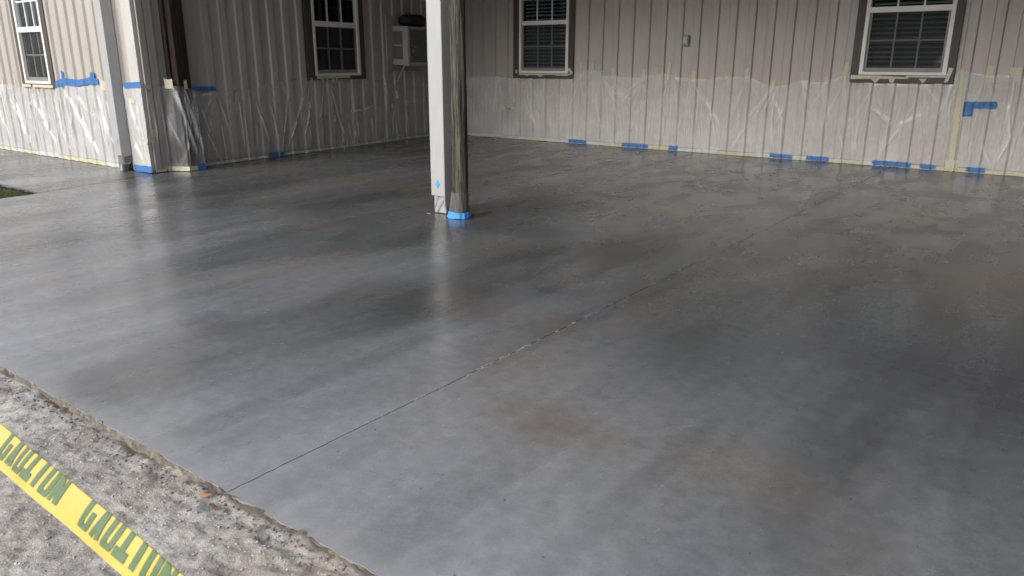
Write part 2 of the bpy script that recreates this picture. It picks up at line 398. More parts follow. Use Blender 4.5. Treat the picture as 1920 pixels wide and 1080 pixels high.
# masonry-like backing behind the sheets so no light leaks through
for fr, a0, a1 in ((FB, -.5, 16.5), (FO, -7.6, -.05)):
    for (p, q) in [(a0, a1)]:
        pieces = []; ops = OPEN[id(WB if fr is FB else WO)]; x = p
        for o in ops:
            pieces.append(fr.box(x, o[0]-.0, -.16, -.004, 0, WALL_H)); pieces.append(fr.box(o[0], o[1], -.16, -.004, 0, o[2])); pieces.append(fr.box(o[0], o[1], -.16, -.004, o[3], WALL_H)); x = o[1]
        pieces.append(fr.box(x, q, -.16, -.004, 0, WALL_H))
        obj('wall_framing', *join(*pieces), 'room_dark', bld)
o = OPEN[id(WS)][0]
obj('wall_framing', *join(FS.box(.05, o[0], -.16, -.004, 0, WALL_H), FS.box(o[0], o[1], -.16, -.004, 0, o[2]), FS.box(o[0], o[1], -.16, -.004, o[3], WALL_H), FS.box(o[1], SIDE_LEN-.01, -.16, -.004, 0, WALL_H)), 'room_dark', bld)
# corner trim: a bent light strip, front face and return
obj('corner_trim', *FO.box(-.215, .012, -.01, .038, .012, WALL_H), 'trim_light', bld, bevel=.004)
obj('corner_trim', *FS.box(.014, .10, .004, .040, .012, WALL_H), 'siding', bld, bevel=.004)
# roof over the carport and the rooms, ceiling boards, front beam
obj('roof', *box(-17.5, 6.4, 4.62, 13.0, 4.13, 4.25), 'roof_metal', bld)
obj('ceiling', *box(-17.4, 6.3, 4.64, 12.9, 3.93, 3.95), 'ceiling', bld)
obj('fascia', *box(-17.5, 6.4, 4.60, 4.618, 3.91, 4.28), 'trim_light', bld)
obj('header_beam', *box(-9.6, 6.3, 5.33, 5.49, 3.68, 3.925), 'dark_wood', bld)
obj('added_shade_wall', *box(3.6, 3.8, .4, 11.69, 0, 3.92), 'siding', bld)  # unseen wall, added to block light from the right
obj('roof', *box(-.4, 6.4, .5, 4.59, 4.13, 4.25), 'roof_metal', bld)  # unseen canopy, added to keep sky light off the right-hand floor
obj('ceiling', *box(-.38, 6.3, .52, 4.63, 3.93, 3.95), 'ceiling', bld)  # underside of the added canopy, out of view
obj('fascia', *box(-.4, -.382, .5, 4.598, 3.91, 4.28), 'trim_light', bld)  # edge board of the added canopy, out of view

def window(fr, a0, a1, z0, z1, zr, rail, trim, depth=.07):
    """outer white frame a0..a1, z0..z1; zr = lower edge of the meeting rail"""
    f = .052; O1 = .052
    fv = join(fr.box(a0, a0+f, -.03, O1, z0, z1), fr.box(a1-f, a1, -.03, O1, z0, z1), fr.box(a0+f, a1-f, -.03, O1-.004, z0, z0+.038), fr.box(a0+f, a1-f, -.03, O1-.004, z1-f, z1))
    w = obj('window', *fv, 'vinyl_white', bld, bevel=.003, base=fr.pt((a0+a1)/2, 0, z0))
    P = lambda n, vf, m, **k: obj(n, *vf, m, w, **k)
    i0, i1 = a0+f, a1-f
    P('meeting_rail', fr.box(i0, i1, -.02, .040, zr, zr+rail), 'vinyl_white', bevel=.003)
    # brown boards round the frame
    tb = trim
    P('trim_board', fr.box(a0-tb[0], a0-.001, .002, .046, z0-tb[2], z1+.10), 'brown_trim', bevel=.003)
    P('trim_board', fr.box(a1+.001, a1+tb[1], .002, .046, z0-tb[2], z1+.10), 'brown_trim', bevel=.003)
    P('sill_board', fr.box(a0, a1, .002, .044, z0-tb[2], z0-.002), 'brown_trim', bevel=.003)
    P('head_board', fr.box(a0, a1, .002, .044, z1+.002, z1+.10), 'brown_trim', bevel=.003)
    # lower sash: darker screened light with its own frame
    s = .030
    P('screen_frame', join(fr.box(i0, i0+s, .004, .020, z0+.04, zr), fr.box(i1-s, i1, .004, .020, z0+.04, zr), fr.box(i0+s, i1-s, .004, .020, z0+.04, z0+.04+.052)), 'screen_frame')
    P('insect_screen', (fr.pts([(i0+s, .012, z0+.09), (i1-s, .012, z0+.09), (i1-s, .012, zr), (i0+s, .012, zr)]), [(0, 1, 2, 3)]), 'mesh')
    # muntins
    m = .011
    def grid(b0, b1, y0, y1, o, mat):
        c = [b0+(b1-b0)*k/3 for k in (0, 1, 2, 3)]; r = [y0, (y0+y1)/2, y1]
        for q in c[1:3]: P('muntin', fr.box(q-m, q+m, o-.006, o+.006, y0, y1), mat)
        P('muntin', fr.box(b0, b1, o-.008, o+.004, r[1]-m, r[1]+m), mat)
        for i in range(3):
            for j in range(2):
                x0, x1, y_0, y_1 = c[i], c[i+1], r[j], r[j+1]
                P('pane', (fr.pts([(x0, o-.004, y_0), (x1, o-.004, y_0), (x1, o-.004, y_1), (x0, o-.004, y_1), (x0, o-.009, y_0), (x1, o-.009, y_0), (x1, o-.009, y_1), (x0, o-.009, y_1)]),
                           [(0, 1, 2, 3), (5, 4, 7, 6)]), 'glass')
    grid(i0+s, i1-s, z0+.09, zr, -.008, 'muntin_grey')
    grid(i0+.006, i1-.006, zr+rail, z1-f, .012, 'vinyl_white')
    # blind slats, each one its own, and the dark room
    n = int((z1-z0-.12)/.062); me = None
    for k in range(n):
        z = z0+.11+k*.062
        if me is None:
            c = fr.pt((a0+a1)/2, -.075, z)
            vv = fr.pts([(i0+.02, -.052, z-.012), (i1-.02, -.052, z-.012), (i1-.02, -.098, z+.012), (i0+.02, -.098, z+.012),
                         (i0+.02, -.052, z-.009), (i1-.02, -.052, z-.009), (i1-.02, -.098, z+.015), (i0+.02, -.098, z+.015)])
            so = P('blind_slat', (vv, [(3, 2, 1, 0), (4, 5, 6, 7), (0, 1, 5, 4), (2, 3, 7, 6)]), 'slat'); me = so.data; l0 = so.location.copy()
        else:
            so2 = so.copy(); COL.objects.link(so2); so2.location = (l0.x+fr.n[0]*random.uniform(-.002, .002), l0.y, l0.z+k*.062+random.uniform(-.003, .003))
    rb = -.55
    V = fr.pts([(i0-.05, -.03, z0-.02), (i1+.05, -.03, z0-.02), (i1+.05, -.03, z1+.02), (i0-.05, -.03, z1+.02), (i0-.05, rb, z0-.02), (i1+.05, rb, z0-.02), (i1+.05, rb, z1+.02), (i0-.05, rb, z1+.02)])
    P('dark_room', (V, [(4, 5, 6, 7), (0, 4, 7, 3), (1, 2, 6, 5), (3, 7, 6, 2), (0, 1, 5, 4)]), 'room_dark')
    return w
window(FB, 1.853, 2.912, 1.203, 2.86, 2.020, .072, (.135, .105, .09))
window(FB, 7.695, 8.772, 1.235, 2.87, 2.040, .073, (.110, .095, .105))
window(FS, 3.000, 4.075, 1.175, 2.80, 1.925, .080, (.145, .125, .06))
window(FO, -3.290, -2.445, 1.075, 2.62, 1.795, .075, (.11, .115, .04))

# ------------------------------------------------------------------ ground and slab
FRONT = 1.245
def fl_noise(n, amp, seed, smooth=3):
    r = np.random.default_rng(seed).normal(size=n+8); k = np.hanning(smooth*2+1); r = np.convolve(r, k/k.sum(), 'same')[4:4+n]; return r*amp
slab = empty('concrete_slab', (-4, 5, 0), kind='structure')
J = .0024
def panel(poly):
    n = len(poly); V = [(x, y, 0) for x, y in poly]+[(x, y, -.016) for x, y in poly]
    F = [tuple(range(n))]+[(i+n, (i+1) % n+n, (i+1) % n, i) for i in range(n)]
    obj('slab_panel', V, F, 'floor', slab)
XJ = -2.133
def jag(xa, xb, y, seed, amp=.004, st=.03):
    n = max(2, int(abs(xb-xa)/st)); xs = np.linspace(xa, xb, n); r = fl_noise(n, amp, seed, 2); r[0] = r[-1] = 0
    return list(zip(xs.tolist(), (y+r).tolist()))
def jagy(x, ya, yb, seed, amp=.0009, st=.02):
    n = int(abs(yb-ya)/st); ys = np.linspace(ya, yb, n); r = fl_noise(n, amp, seed, 1)*np.clip(1.6-.25*(ys-ya), .5, 1.6); return list(zip((x+r).tolist(), ys.tolist()))
YJ = 9.44
sidex = lambda y: CORNER[0]+(y-CORNER[1])*(BACKC[0]-CORNER[0])/(BACKC[1]-CORNER[1])
jl = jagy(XJ, FRONT, YJ-J, 5)                       # main joint, front to back
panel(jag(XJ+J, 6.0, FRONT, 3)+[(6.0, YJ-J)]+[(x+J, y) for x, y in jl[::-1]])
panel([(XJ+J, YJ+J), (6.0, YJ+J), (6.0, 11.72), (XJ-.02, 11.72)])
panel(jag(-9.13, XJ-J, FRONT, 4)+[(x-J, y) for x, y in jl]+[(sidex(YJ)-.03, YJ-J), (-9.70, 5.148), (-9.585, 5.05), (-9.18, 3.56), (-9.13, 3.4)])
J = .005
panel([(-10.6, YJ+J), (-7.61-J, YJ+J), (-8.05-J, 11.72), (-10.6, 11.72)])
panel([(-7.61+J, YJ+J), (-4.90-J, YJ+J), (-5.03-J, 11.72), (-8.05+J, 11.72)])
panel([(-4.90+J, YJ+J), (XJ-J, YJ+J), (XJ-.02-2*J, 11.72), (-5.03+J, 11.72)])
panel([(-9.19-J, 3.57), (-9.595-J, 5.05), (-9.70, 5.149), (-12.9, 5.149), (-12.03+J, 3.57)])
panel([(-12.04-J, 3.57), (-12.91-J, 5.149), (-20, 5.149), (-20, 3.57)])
obj('joint_bed', *join(box(-9.05, 5.9, FRONT+.03, 11.7, -.04, -.012), box(-19.9, -9.05, 3.6, 11.7, -.04, -.012)), 'joint', slab)
# crumbled front lip of the slab
nx = 900; xs = np.linspace(-9.1, 3.5, nx); V = []; F = []
prof_ = [(.006, -.001), (-.002, -.004), (-.006, -.014), (-.010, -.03), (-.012, -.07)]
for j, (dy, dz) in enumerate(prof_):
    a = fl_noise(nx, .006, 40+j, 3)+fl_noise(nx, .006, 90, 14)+fl_noise(nx, .0022, 140+j, 1); b = fl_noise(nx, .006 if j else .0006, 60+j, 3)
    for i in range(nx): V.append((xs[i], FRONT+dy+a[i], min(-.0006 if j == 0 else .001, dz+b[i])))
for j in range(4):
    for i in range(nx-1): k = j*nx+i; F.append((k, k+nx, k+nx+1, k+1))
obj('slab_edge', V, F, 'slab_cut', slab)

# rough limestone apron, displaced
def vnoise(X, Y, cell, seed):
    g = np.random.default_rng(seed).random((260, 260)); x = (X/cell) % 255; y = (Y/cell) % 255
    xi = x.astype(int); yi = y.astype(int); fx = x-xi; fy = y-yi; fx = fx*fx*(3-2*fx); fy = fy*fy*(3-2*fy)
    return (g[xi, yi]*(1-fx)*(1-fy)+g[xi+1, yi]*fx*(1-fy)+g[xi, yi+1]*(1-fx)*fy+g[xi+1, yi+1]*fx*fy)-.5
def gh(X, Y):
    X = X+50; Y2 = Y+50
    h = .007*np.abs(vnoise(X, Y2, .035, 31))*2+.020*vnoise(X, Y2, .45, 1)+.011*vnoise(X, Y2, .16, 2)+.014*vnoise(X, Y2, .06, 3)+.009*vnoise(X, Y2, .025, 4)+.006*vnoise(X, Y2, .012, 5)
    h = h+.020*np.maximum(0, vnoise(X, Y2, .09, 9))          # clods
    edge = np.clip((Y-1.10)/.12, 0, 1)
    lift = .014*np.clip(.5+3*vnoise(X, Y2, .8, 12), 0, 1)
    return -.019+h*1.0-.006*edge+lift*.9
xs = np.arange(-6.0, .8, .011); ys = np.arange(.05, 1.26, .011)
GX, GY = np.meshgrid(xs, ys, indexing='ij'); GZ = gh(GX, GY); a, b = GX.shape
V = np.c_[GX.ravel(), GY.ravel(), GZ.ravel()]
I = np.arange(a*b).reshape(a, b); F = np.c_[I[:-1, :-1].ravel(), I[1:, :-1].ravel(), I[1:, 1:].ravel(), I[:-1, 1:].ravel()]
gd = empty('ground', (0, 0, 0), kind='structure')
o = obj('rough_apron', V, F.tolist(), 'gravel', gd, smooth=True, base=(0, 0, 0))
obj('outer_apron', *join(([(-9.1, -41, -.05), (40, -41, -.05), (40, 1.3, -.05), (-9.1, 1.3, -.05)], [(0, 1, 2, 3)])), 'gravel', gd, base=(0, 0, 0))
obj('field', [(-600, -600, -.08), (600, -600, -.08), (600, 600, -.08), (-600, 600, -.08)], [(0, 1, 2, 3)], 'far_field', gd, base=(0, 0, 0))

# loose stones on the apron: many, one object
def ico():
    t = (1+5**.5)/2
    v = np.array([(-1, t, 0), (1, t, 0), (-1, -t, 0), (1, -t, 0), (0, -1, t), (0, 1, t), (0, -1, -t), (0, 1, -t), (t, 0, -1), (t, 0, 1), (-t, 0, -1), (-t, 0, 1)])/1.9
    f = [(0, 11, 5), (0, 5, 1), (0, 1, 7), (0, 7, 10), (0, 10, 11), (1, 5, 9), (5, 11, 4), (11, 10, 2), (10, 7, 6), (7, 1, 8), (3, 9, 4), (3, 4, 2), (3, 2, 6), (3, 6, 8), (3, 8, 9), (4, 9, 5), (2, 4, 11), (6, 2, 10), (8, 6, 7), (9, 8, 1)]
    return v, f
IV, IF = ico()
def stones(n, smin, smax, mat, seed, ymin=.2, ymax=1.2, hug=False):
    r = np.random.default_rng(seed)
    x = r.uniform(-5.0, -.2, n); y = r.uniform(ymin, ymax, n) if not hug else 1.22-np.abs(r.normal(0, .05, n))
    sz = smin+(smax-smin)*r.random(n)**3
    Q = IV[None]*(1+r.normal(0, .18, (n, 12, 3)))*sz[:, None, None]*np.stack([np.ones(n), r.uniform(.6, 1, n), r.uniform(.4, .7, n)], 1)[:, None, :]
    an = r.random(n)*6.28; c, d = np.cos(an)[:, None], np.sin(an)[:, None]
    P = np.stack([Q[..., 0]*c-Q[..., 1]*d+x[:, None], Q[..., 0]*d+Q[..., 1]*c+y[:, None], Q[..., 2]+(gh(x, y)+sz*.15)[:, None]], -1)
    F = (np.array(IF)[None]+12*np.arange(n)[:, None, None]).reshape(-1, 3)
    return obj('loose_stones', P.reshape(-1, 3), F.tolist(), mat)
tag(stones(12000, .0010, .0062, 'stone', 21), 'pale crushed limestone grit scattered over the rough apron', 'gravel', kind='stuff')
tag(stones(2200, .001, .008, 'stone_dark', 22, hug=True), 'dark crumbs of soil and stone lying along the slab edge', 'rubble', kind='stuff')

# crumbs of concrete stuck in the main joint
V = []; F = []; r = np.random.default_rng(5)
for k in range(900):
    y = 1.3+6*r.random() if k % 2 else 2.9+r.normal(0, .55)
    if math.sin(y*7.3)+math.sin(y*17.1+1)+math.sin(y*41) < -.2: continue
    s = r.uniform(.0008, .0024); q = IV*(1+r.normal(0, .15, IV.shape))*s*[1, 1.8, .5]; m = len(V)
    V += (q+[XJ+r.normal(0, .0055), y, .0002]).tolist(); F += [tuple(i+m for i in f) for f in IF]
simple('crumb', (.33, .33, .32), .9, .3, 20)
tag(obj('joint_crumbs', V, F, 'crumb'), 'pale crumbs lying along the long saw-cut joint in the slab', 'crumbs', kind='stuff')

for (x, y, l, an, lab) in ((-2.165, 1.182, .045, 35, 'orange splinter of wood lying in the gravel beside the slab edge'), (-2.095, 1.168, .05, -8, 'brown wood sliver half buried in gravel, right of the orange one')):
    c, s = math.cos(R(an)), math.sin(R(an)); z = float(gh(np.array([x]), np.array([y]))[0])+.012
    pts = [(-l/2, -.004), (-l*.2, -.009), (l*.25, -.006), (l/2, .001), (l*.2, .007), (-l*.3, .006)]
    V = [(x+p*c-q*s, y+p*s+q*c, z+.002*i) for i in (0, 2) for p, q in pts]; n = 6
    F = [tuple(range(n))[::-1], tuple(range(n, 2*n))]+[(i, (i+1) % n, (i+1) % n+n, i+n) for i in range(n)]
    tag(obj('wood_chip', V, F, 'chip' if an > 0 else 'soil'), lab, 'wood chip')

# turf beyond the walkway, lower left of the outer wall
obj('lawn_base', *box(-40, -9.16, -8, 3.50, -.30, -.075), 'turf_soil', gd, base=(0, 0, 0))
V = []; F = []; r = np.random.default_rng(8)
for k in range(9000):
    x = -9.24-abs(r.normal(0, .9)) if k % 3 else -9.23-r.random()*3; y = 3.54-abs(r.normal(0, .35)) if k % 2 else 3.54-r.random()*2.0
    h = r.uniform(.03, .065); an = r.random()*3.14; w = .0035; dx, dy = w*math.cos(an), w*math.sin(an); lx, ly = r.normal(0, .022), r.normal(0, .022); m = len(V)
    V += [(x-dx, y-dy, -.075), (x+dx, y+dy, -.075), (x+lx*.5+dx*.6, y+ly*.5+dy*.6, -.075+h*.6), (x+lx*.5-dx*.6, y+ly*.5-dy*.6, -.075+h*.6), (x+lx, y+ly, -.075+h)]
    F += [(m, m+1, m+2, m+3), (m+3, m+2, m+4)]
tag(obj('grass', V, F, 'grass'), 'patch of short green turf at the corner of walkway and slab', 'grass', kind='stuff')

# ------------------------------------------------------------------ steel columns and posts
def column(x0, x1, y0, y1, zfoot, loc, label):
    c = empty('steel_column', loc, label, 'column', 'white steel columns holding the carport beam')
    t = .006
    # open-backed box: front face, side face as its own bent sheet, with a lip
    obj('front_face', *box(x0, x1-.0035, y0, y0+t, zfoot, 3.675), 'white_column', c, bevel=.002)
    obj('side_face', *box(x1-t+.003, x1+.003, y0+.0005, y1, zfoot*.45, 3.675), 'side_paint', c, bevel=.002)
    obj('side_face', *box(x0, x0+t, y0+t+.001, y1, zfoot, 3.675), 'side_paint', c, bevel=.002)
    obj('back_face', *box(x0+t+.001, x1-t, y1-t, y1, zfoot, 3.675), 'side_paint', c)
    return c
simple('side_paint', (.36, .365, .37), .5, .06, 5)
c = column(-4.965, -4.795, 5.345, 5.475, .17, (-4.88, 5.41, 0), 'white steel column with dark side face standing beside the round timber pole')
obj('mounting_bracket', *join(box(-4.791, -4.783, 5.43, 5.475, .60, .78)), 'screen_frame', c, bevel=.006)
obj('bolt', *box(-4.782, -4.774, 5.445, 5.462, .735, .752), 'box_light', c, bevel=.003)
obj('bolt', *box(-4.782, -4.774, 5.445, 5.462, .645, .662), 'black_gap', c, bevel=.003)
# foot: crumpled pale sheet wrapped round the stub under the column, with diagonal dark laps
fx0, fx1, fy0 = -4.950, -4.800, 5.362
obj('column_foot', *box(fx0, fx1, fy0, 5.460, .004, .18), 'foot_wrap_dull', c, bevel=.010) if 'foot_wrap_dull' in MAT else None
simple('foot_wrap', (.30, .31, .33), .4, .25, 18, bump=.5)
obj('column_foot', *box(fx0, fx1, fy0, 5.460, .003, .185), 'foot_wrap', c, bevel=.012)
def quad(name, P4, mat, parent, th=.003, n=(0, -1, 0)):
    P4 = [np.array(p) for p in P4]; n = np.array(n)*th
    V = [tuple(p) for p in P4]+[tuple(p+n) for p in P4]
    return obj(name, V, [(3, 2, 1, 0), (4, 5, 6, 7), (0, 1, 5, 4), (1, 2, 6, 5), (2, 3, 7, 6), (3, 0, 4, 7)], mat, parent)
quad('lap_seam', [(-4.915, fy0-.001, .012), (-4.900, fy0-.001, .010), (-4.806, fy0-.001, .14), (-4.812, fy0-.001, .158)], 'screen_frame', c)
quad('lap_seam', [(-4.945, fy0-.001, .045), (-4.940, fy0-.001, .035), (-4.880, fy0-.001, .168), (-4.89, fy0-.001, .175)], 'screen_frame', c)
def diamond(x, y, z, w, h, label):
    V = []; n = 4
    for dy in (0, -.0025):
        V += [(x, y+dy, z-h), (x+w, y+dy, z+.1*h), (x+.05*w, y+dy, z+h), (x-w, y+dy, z-.12*h)]
    F = [(3, 2, 1, 0), (4, 5, 6, 7)]+[(i, (i+1) % 4, (i+1) % 4+4, i+4) for i in range(4)]
    tag(obj('tape_scrap', V, F, 'blue_bright', bevel=.001), label, 'tape', 'small blue tape diamonds on the columns')
mat_tape('blue_bright', (.05, .27, .72), (.08, .33, .80))
diamond(-4.880, 5.3435, .285, .026, .042, 'blue diamond of tape stuck low on the column beside the timber pole')

# the column in front of the outer wall
c2 = column(-10.275, -10.105, 4.975, 5.112, .21, (-10.2, 5.06, 0), 'white steel column against the outer wall at the building corner')
obj('column_foot', *box(-10.262, -10.150, 4.995, 5.10, .003, .20), 'foot_grey', c2, bevel=.01)
quad('torn_flap', [(-10.23, 4.990, .01), (-10.165, 4.990, .004), (-10.155, 4.993, .12), (-10.19, 4.994, .08)], 'foot_wrap', c2)
quad('torn_flap', [(-10.10, 5.00, .19), (-10.100, 5.10, .205), (-10.104, 5.10, .125), (-10.104, 5.01, .10)], 'foot_grey', c2, n=(1, 0, 0))
quad('torn_flap', [(-10.098, 5.03, .005), (-10.098, 5.10, .005), (-10.10, 5.10, .13), (-10.10, 5.06, .09)], 'black_gap', c2, n=(1, 0, 0))
diamond(-10.150, 4.9735, .395, .022, .036, 'blue diamond of tape low on the column at the building corner')

def round_pole(cx, cy, r, h, name='timber_pole'):
    n = 40; m = 90; V = []; F = []; rr = np.random.default_rng(3)
    ph = np.linspace(0, 2*math.pi, n, endpoint=False)
    groove = sum(a*np.cos(k*ph+p) for k, a, p in ((2, .004, 1.), (3, .003, 2.), (7, .0022, .3), (13, .0016, 4.)))
    for j in range(m+1):
        z = h*j/m; w = rr.normal(0, .0009, n)
        for i in range(n):
            g = groove[i]+.0025*math.sin(9*ph[i]+z*3)+w[i]+.003*math.sin(z*2.1+ph[i])
            q = r*(1-.02*z/h)+g; V.append((cx+.012*(z/h)+q*math.cos(ph[i]), cy+q*math.sin(ph[i]), z))
    for j in range(m):
        for i in range(n): k = j*n; F.append((k+i, k+(i+1) % n, k+n+(i+1) % n, k+n+i))
    F.append(tuple(range(n))[::-1]); F.append(tuple(m*n+i for i in range(n)))
    return V, F
pc = (-4.578, 5.318)
tp = empty('timber_pole', (*pc, 0), 'round weathered grey-brown timber pole right beside the white column', 'pole')
obj('shaft', *round_pole(*pc, .072, 3.675), 'weathered_wood', tp, smooth=True)
# split lines
for (an, z0, z1) in ((-95, .35, 1.25), (-60, .9, 2.0), (-118, 1.3, 2.3), (-75, 1.7, 2.7)):
    c_, s_ = math.cos(R(an)), math.sin(R(an)); nseg = 10; V = []; F = []
    for k in range(nseg+1):
        z = z0+(z1-z0)*k/nseg; w = .0035*math.sin(math.pi*k/nseg)+.0006; off = .006*math.sin(z*9)
        for sgn in (-1, 1):
            V.append((pc[0]+.0765*c_-s_*(w*sgn+off)+.012*z/2.8, pc[1]+.0765*s_+c_*(w*sgn+off), z))
    for k in range(nseg): F.append((2*k, 2*k+1, 2*k+3, 2*k+2))
    obj('split', V, F, 'black_gap', tp)
# wrap at the pole's foot
n = 60; V = []; F = []; rr = np.random.default_rng(9); hs_ = [.004, .03, .06, .10, .14, .18, .215, .245]
for j, z in enumerate(hs_):
    for i in range(n):
        ph = 2*math.pi*i/n; left = max(0, -math.cos(ph))
        q = .082+.004*math.sin(11*ph+j)+rr.normal(0, .0015)+left*.045*max(0, 1-z/.2)
        V.append((pc[0]+q*math.cos(ph), pc[1]+q*math.sin(ph), z+(.006*math.sin(5*ph) if j == 7 else 0)))
for j in range(len(hs_)-1):
    for i in range(n): F.append((j*n+i, j*n+(i+1) % n, (j+1)*n+(i+1) % n, (j+1)*n+i))
tag(obj('plastic_wrap', V, F, 'film_wrap', smooth=True), 'crinkled clear plastic wrapped round the foot of the timber pole', 'plastic wrap')
V = []; F = []
for j, z in enumerate((.004, .02, .045, .062)):
    for i in range(n):
        ph = 2*math.pi*i/n; left = max(0, -math.cos(ph)); q = .0865+.004*math.sin(11*ph)+left*.045*max(0, 1-z/.2)+rr.normal(0, .0008)
        V.append((pc[0]+q*math.cos(ph), pc[1]+q*math.sin(ph), max(.003, z+(.005*math.sin(3*ph+1) if j == 3 else 0)+(.003*math.sin(4*ph) if j == 0 else 0))))
for j in range(3):
    for i in range(n): F.append((j*n+i, j*n+(i+1) % n, (j+1)*n+(i+1) % n, (j+1)*n+i))
tag(obj('blue_tape_band', V, F, 'blue_bright', smooth=True), "blue painter's tape wound round the foot of the timber pole", 'tape')
# hairline dirt ring and a pinch of grout by the feet
obj('grout_patch', *([(-4.93+.05*math.cos(t)*k-.01, 5.27+.018*math.sin(t)*k, .0045*(2-k)) for k in (.6, .3) for t in np.linspace(0, 6.28, 13)[:-1]], [tuple(range(12, 24))]+[(i, (i+1) % 12, 12+(i+1) % 12, 12+i) for i in range(12)]), 'stone', slab)

# dark square post against the side wall
dp = empty('timber_post', (-9.58, 5.60, 0), 'dark brown square timber post standing against the side wall near the building corner', 'post')
obj('shaft', *FS.box(.36, .55, .045, .215, .004, 3.91), 'dark_wood', dp, bevel=.008)
obj('cleat', *FS.box(.325, .355, .045, .12, .004, 3.91), 'dark_wood', dp, bevel=.004)

# ------------------------------------------------------------------ air conditioner and bag
acx = empty('window_air_conditioner', tuple(FS.pt(5.2, .1, 1.33)), 'off-white air conditioner jutting from the side wall behind the white column', 'air conditioner')
tilt = R(3.0)
def acb(a0, a1, o0, o1, z0, z1):
    v, f = box(a0, a1, -o1, -o0, z0, z1)
    return [tuple(FS.pt(q[0], -q[1], q[2]-(-q[1])*math.tan(tilt)+.01)) for q in v], f
A0, A1, D = 4.955, 5.56, .385; z0, z1 = 1.36, 2.03
tz = 1.35; tt = 1.985
obj('housing', *join(acb(A0+.004, A1-.004, 0, D-.03, tz+.004, tt-.004)), 'ac_louver', acx)
obj('side_frame', *join(acb(A0-.008, A0+.003, .02, D, tz, tz+.085), acb(A0-.008, A0+.003, .02, D, tt-.075, tt), acb(A0-.008, A0+.003, D-.115, D, tz+.085, tt-.075), acb(A0-.008, A0+.003, .02, .05, tz+.085, tt-.075)), 'ac_case', acx, bevel=.003)
obj('side_rib', *acb(A0-.006, A0+.003, .05, D-.115, tz+.31, tz+.335), 'ac_case', acx)
for k in range(12): obj('louver', *acb(A0-.002, A0+.003, .055, D-.12, tz+.10+k*.036+(.03 if k > 5 else 0), tz+.118+k*.036+(.03 if k > 5 else 0)), 'ac_louver', acx) if tz+.118+k*.036 < tt-.12 else None
obj('top_cover', *acb(A0, A1, 0, D, tt-.003, tt+.012), 'ac_case', acx, bevel=.003)
obj('bottom_pan', *acb(A0, A1, 0, D+.004, tz-.014, tz+.003), 'ac_case', acx, bevel=.003)
obj('front_bezel', *join(acb(A0, A0+.055, D-.03, D, tz+.004, tt-.004), acb(A1-.03, A1, D-.03, D, tz+.004, tt-.004), acb(A0+.055, A1-.03, D-.03, D, tz+.004, tz+.04), acb(A0+.055, A1-.03, D-.03, D, tt-.03, tt-.004)), 'ac_case', acx, bevel=.003)
obj('condenser_coil', *acb(A0+.056, A1-.031, D-.028, D-.018, tz+.041, tt-.031), 'coil', acx)
for k in range(14):
    z = tz+.07+k*.039; o_ = obj('coil_tube', *acb(A0+.06, A1-.035, D-.017, D-.011, z, z+.008), 'box_steel', acx)
rr = np.random.default_rng(2)
for k in range(10):
    a = A0+.075+rr.random()*.18; z = tz+.06+rr.random()*.28
    obj('bent_fin', *acb(a, a+rr.uniform(.008, .03), D-.011, D-.007, z, z+rr.uniform(.006, .03)), 'box_light', acx)
# wall sleeve board behind it and the brace
obj('sleeve_board', *FS.box(4.78, 5.72, .031, .050, 1.235, 2.16), 'siding', acx, bevel=.003)
p0, p1 = FS.pt(5.0, .27, 1.345), FS.pt(5.03, .06, 1.06)
def tube(p0, p1, r, n=8):
    p0, p1 = Vector(p0), Vector(p1); d = (p1-p0).normalized(); a = d.orthogonal().normalized(); b = d.cross(a); V = []
    for p in (p0, p1):
        for i in range(n): t = 2*math.pi*i/n; V.append(tuple(p+r*(a*math.cos(t)+b*math.sin(t))))
    return V, [(i, (i+1) % n, n+(i+1) % n, n+i) for i in range(n)]+[tuple(range(n))[::-1], tuple(range(n, 2*n))]
obj('support_brace', *tube(p0, p1, .009), 'box_light', acx)
obj('brace_foot', *FS.box(4.96, 5.09, .035, .060, 1.02, 1.075), 'box_light', acx, bevel=.004)
# bag: soft lump
n1, n2 = 28, 14; V = []; F = []; rr = np.random.default_rng(4)
for j in range(n2+1):
    th = -math.pi/2+math.pi*j/n2
    for i in range(n1):
        ph = 2*math.pi*i/n1; e = lambda v, k: math.copysign(abs(v)**k, v)
        x = e(math.cos(th), .5)*e(math.cos(ph), .6); y = e(math.cos(th), .5)*e(math.sin(ph), .6); z = e(math.sin(th), .7)
        g = 1+.06*math.sin(5*ph+2)*math.cos(3*th)+rr.normal(0, .012)
        V.append(tuple(FS.pt(5.345+.265*x*g, .20+.165*y*g, 2.095+.098*z*(1+.10*math.sin(2*ph))*g)))
for j in range(n2):
    for i in range(n1): F.append((j*n1+i, j*n1+(i+1) % n1, (j+1)*n1+(i+1) % n1, (j+1)*n1+i))
V = [(x, y, max(z, 1.992)) for x, y, z in V]
tag(obj('black_bag', V, F, 'bag_black', smooth=True), 'soft black bag lying on top of the air conditioner', 'bag')

# metal cover plate on the back wall
eb = empty('electrical_box', tuple(FB.pt(5.09, .035, 1.638)), 'small grey metal electrical box on the back wall between two windows', 'electrical box')
obj('cover_plate', *FB.box(5.036, 5.140, .002+RH, .052, 1.640, 1.805), 'box_steel', eb, bevel=.004)
obj('flip_lid', *FB.box(5.058, 5.118, .0525, .064, 1.675, 1.775), 'box_light', eb, bevel=.005)
obj('screw', *FB.box(5.084, 5.092, .0525, .056, 1.785, 1.793), 'box_light', eb)
obj('screw', *FB.box(5.084, 5.092, .0525, .056, 1.652, 1.660), 'box_light', eb)

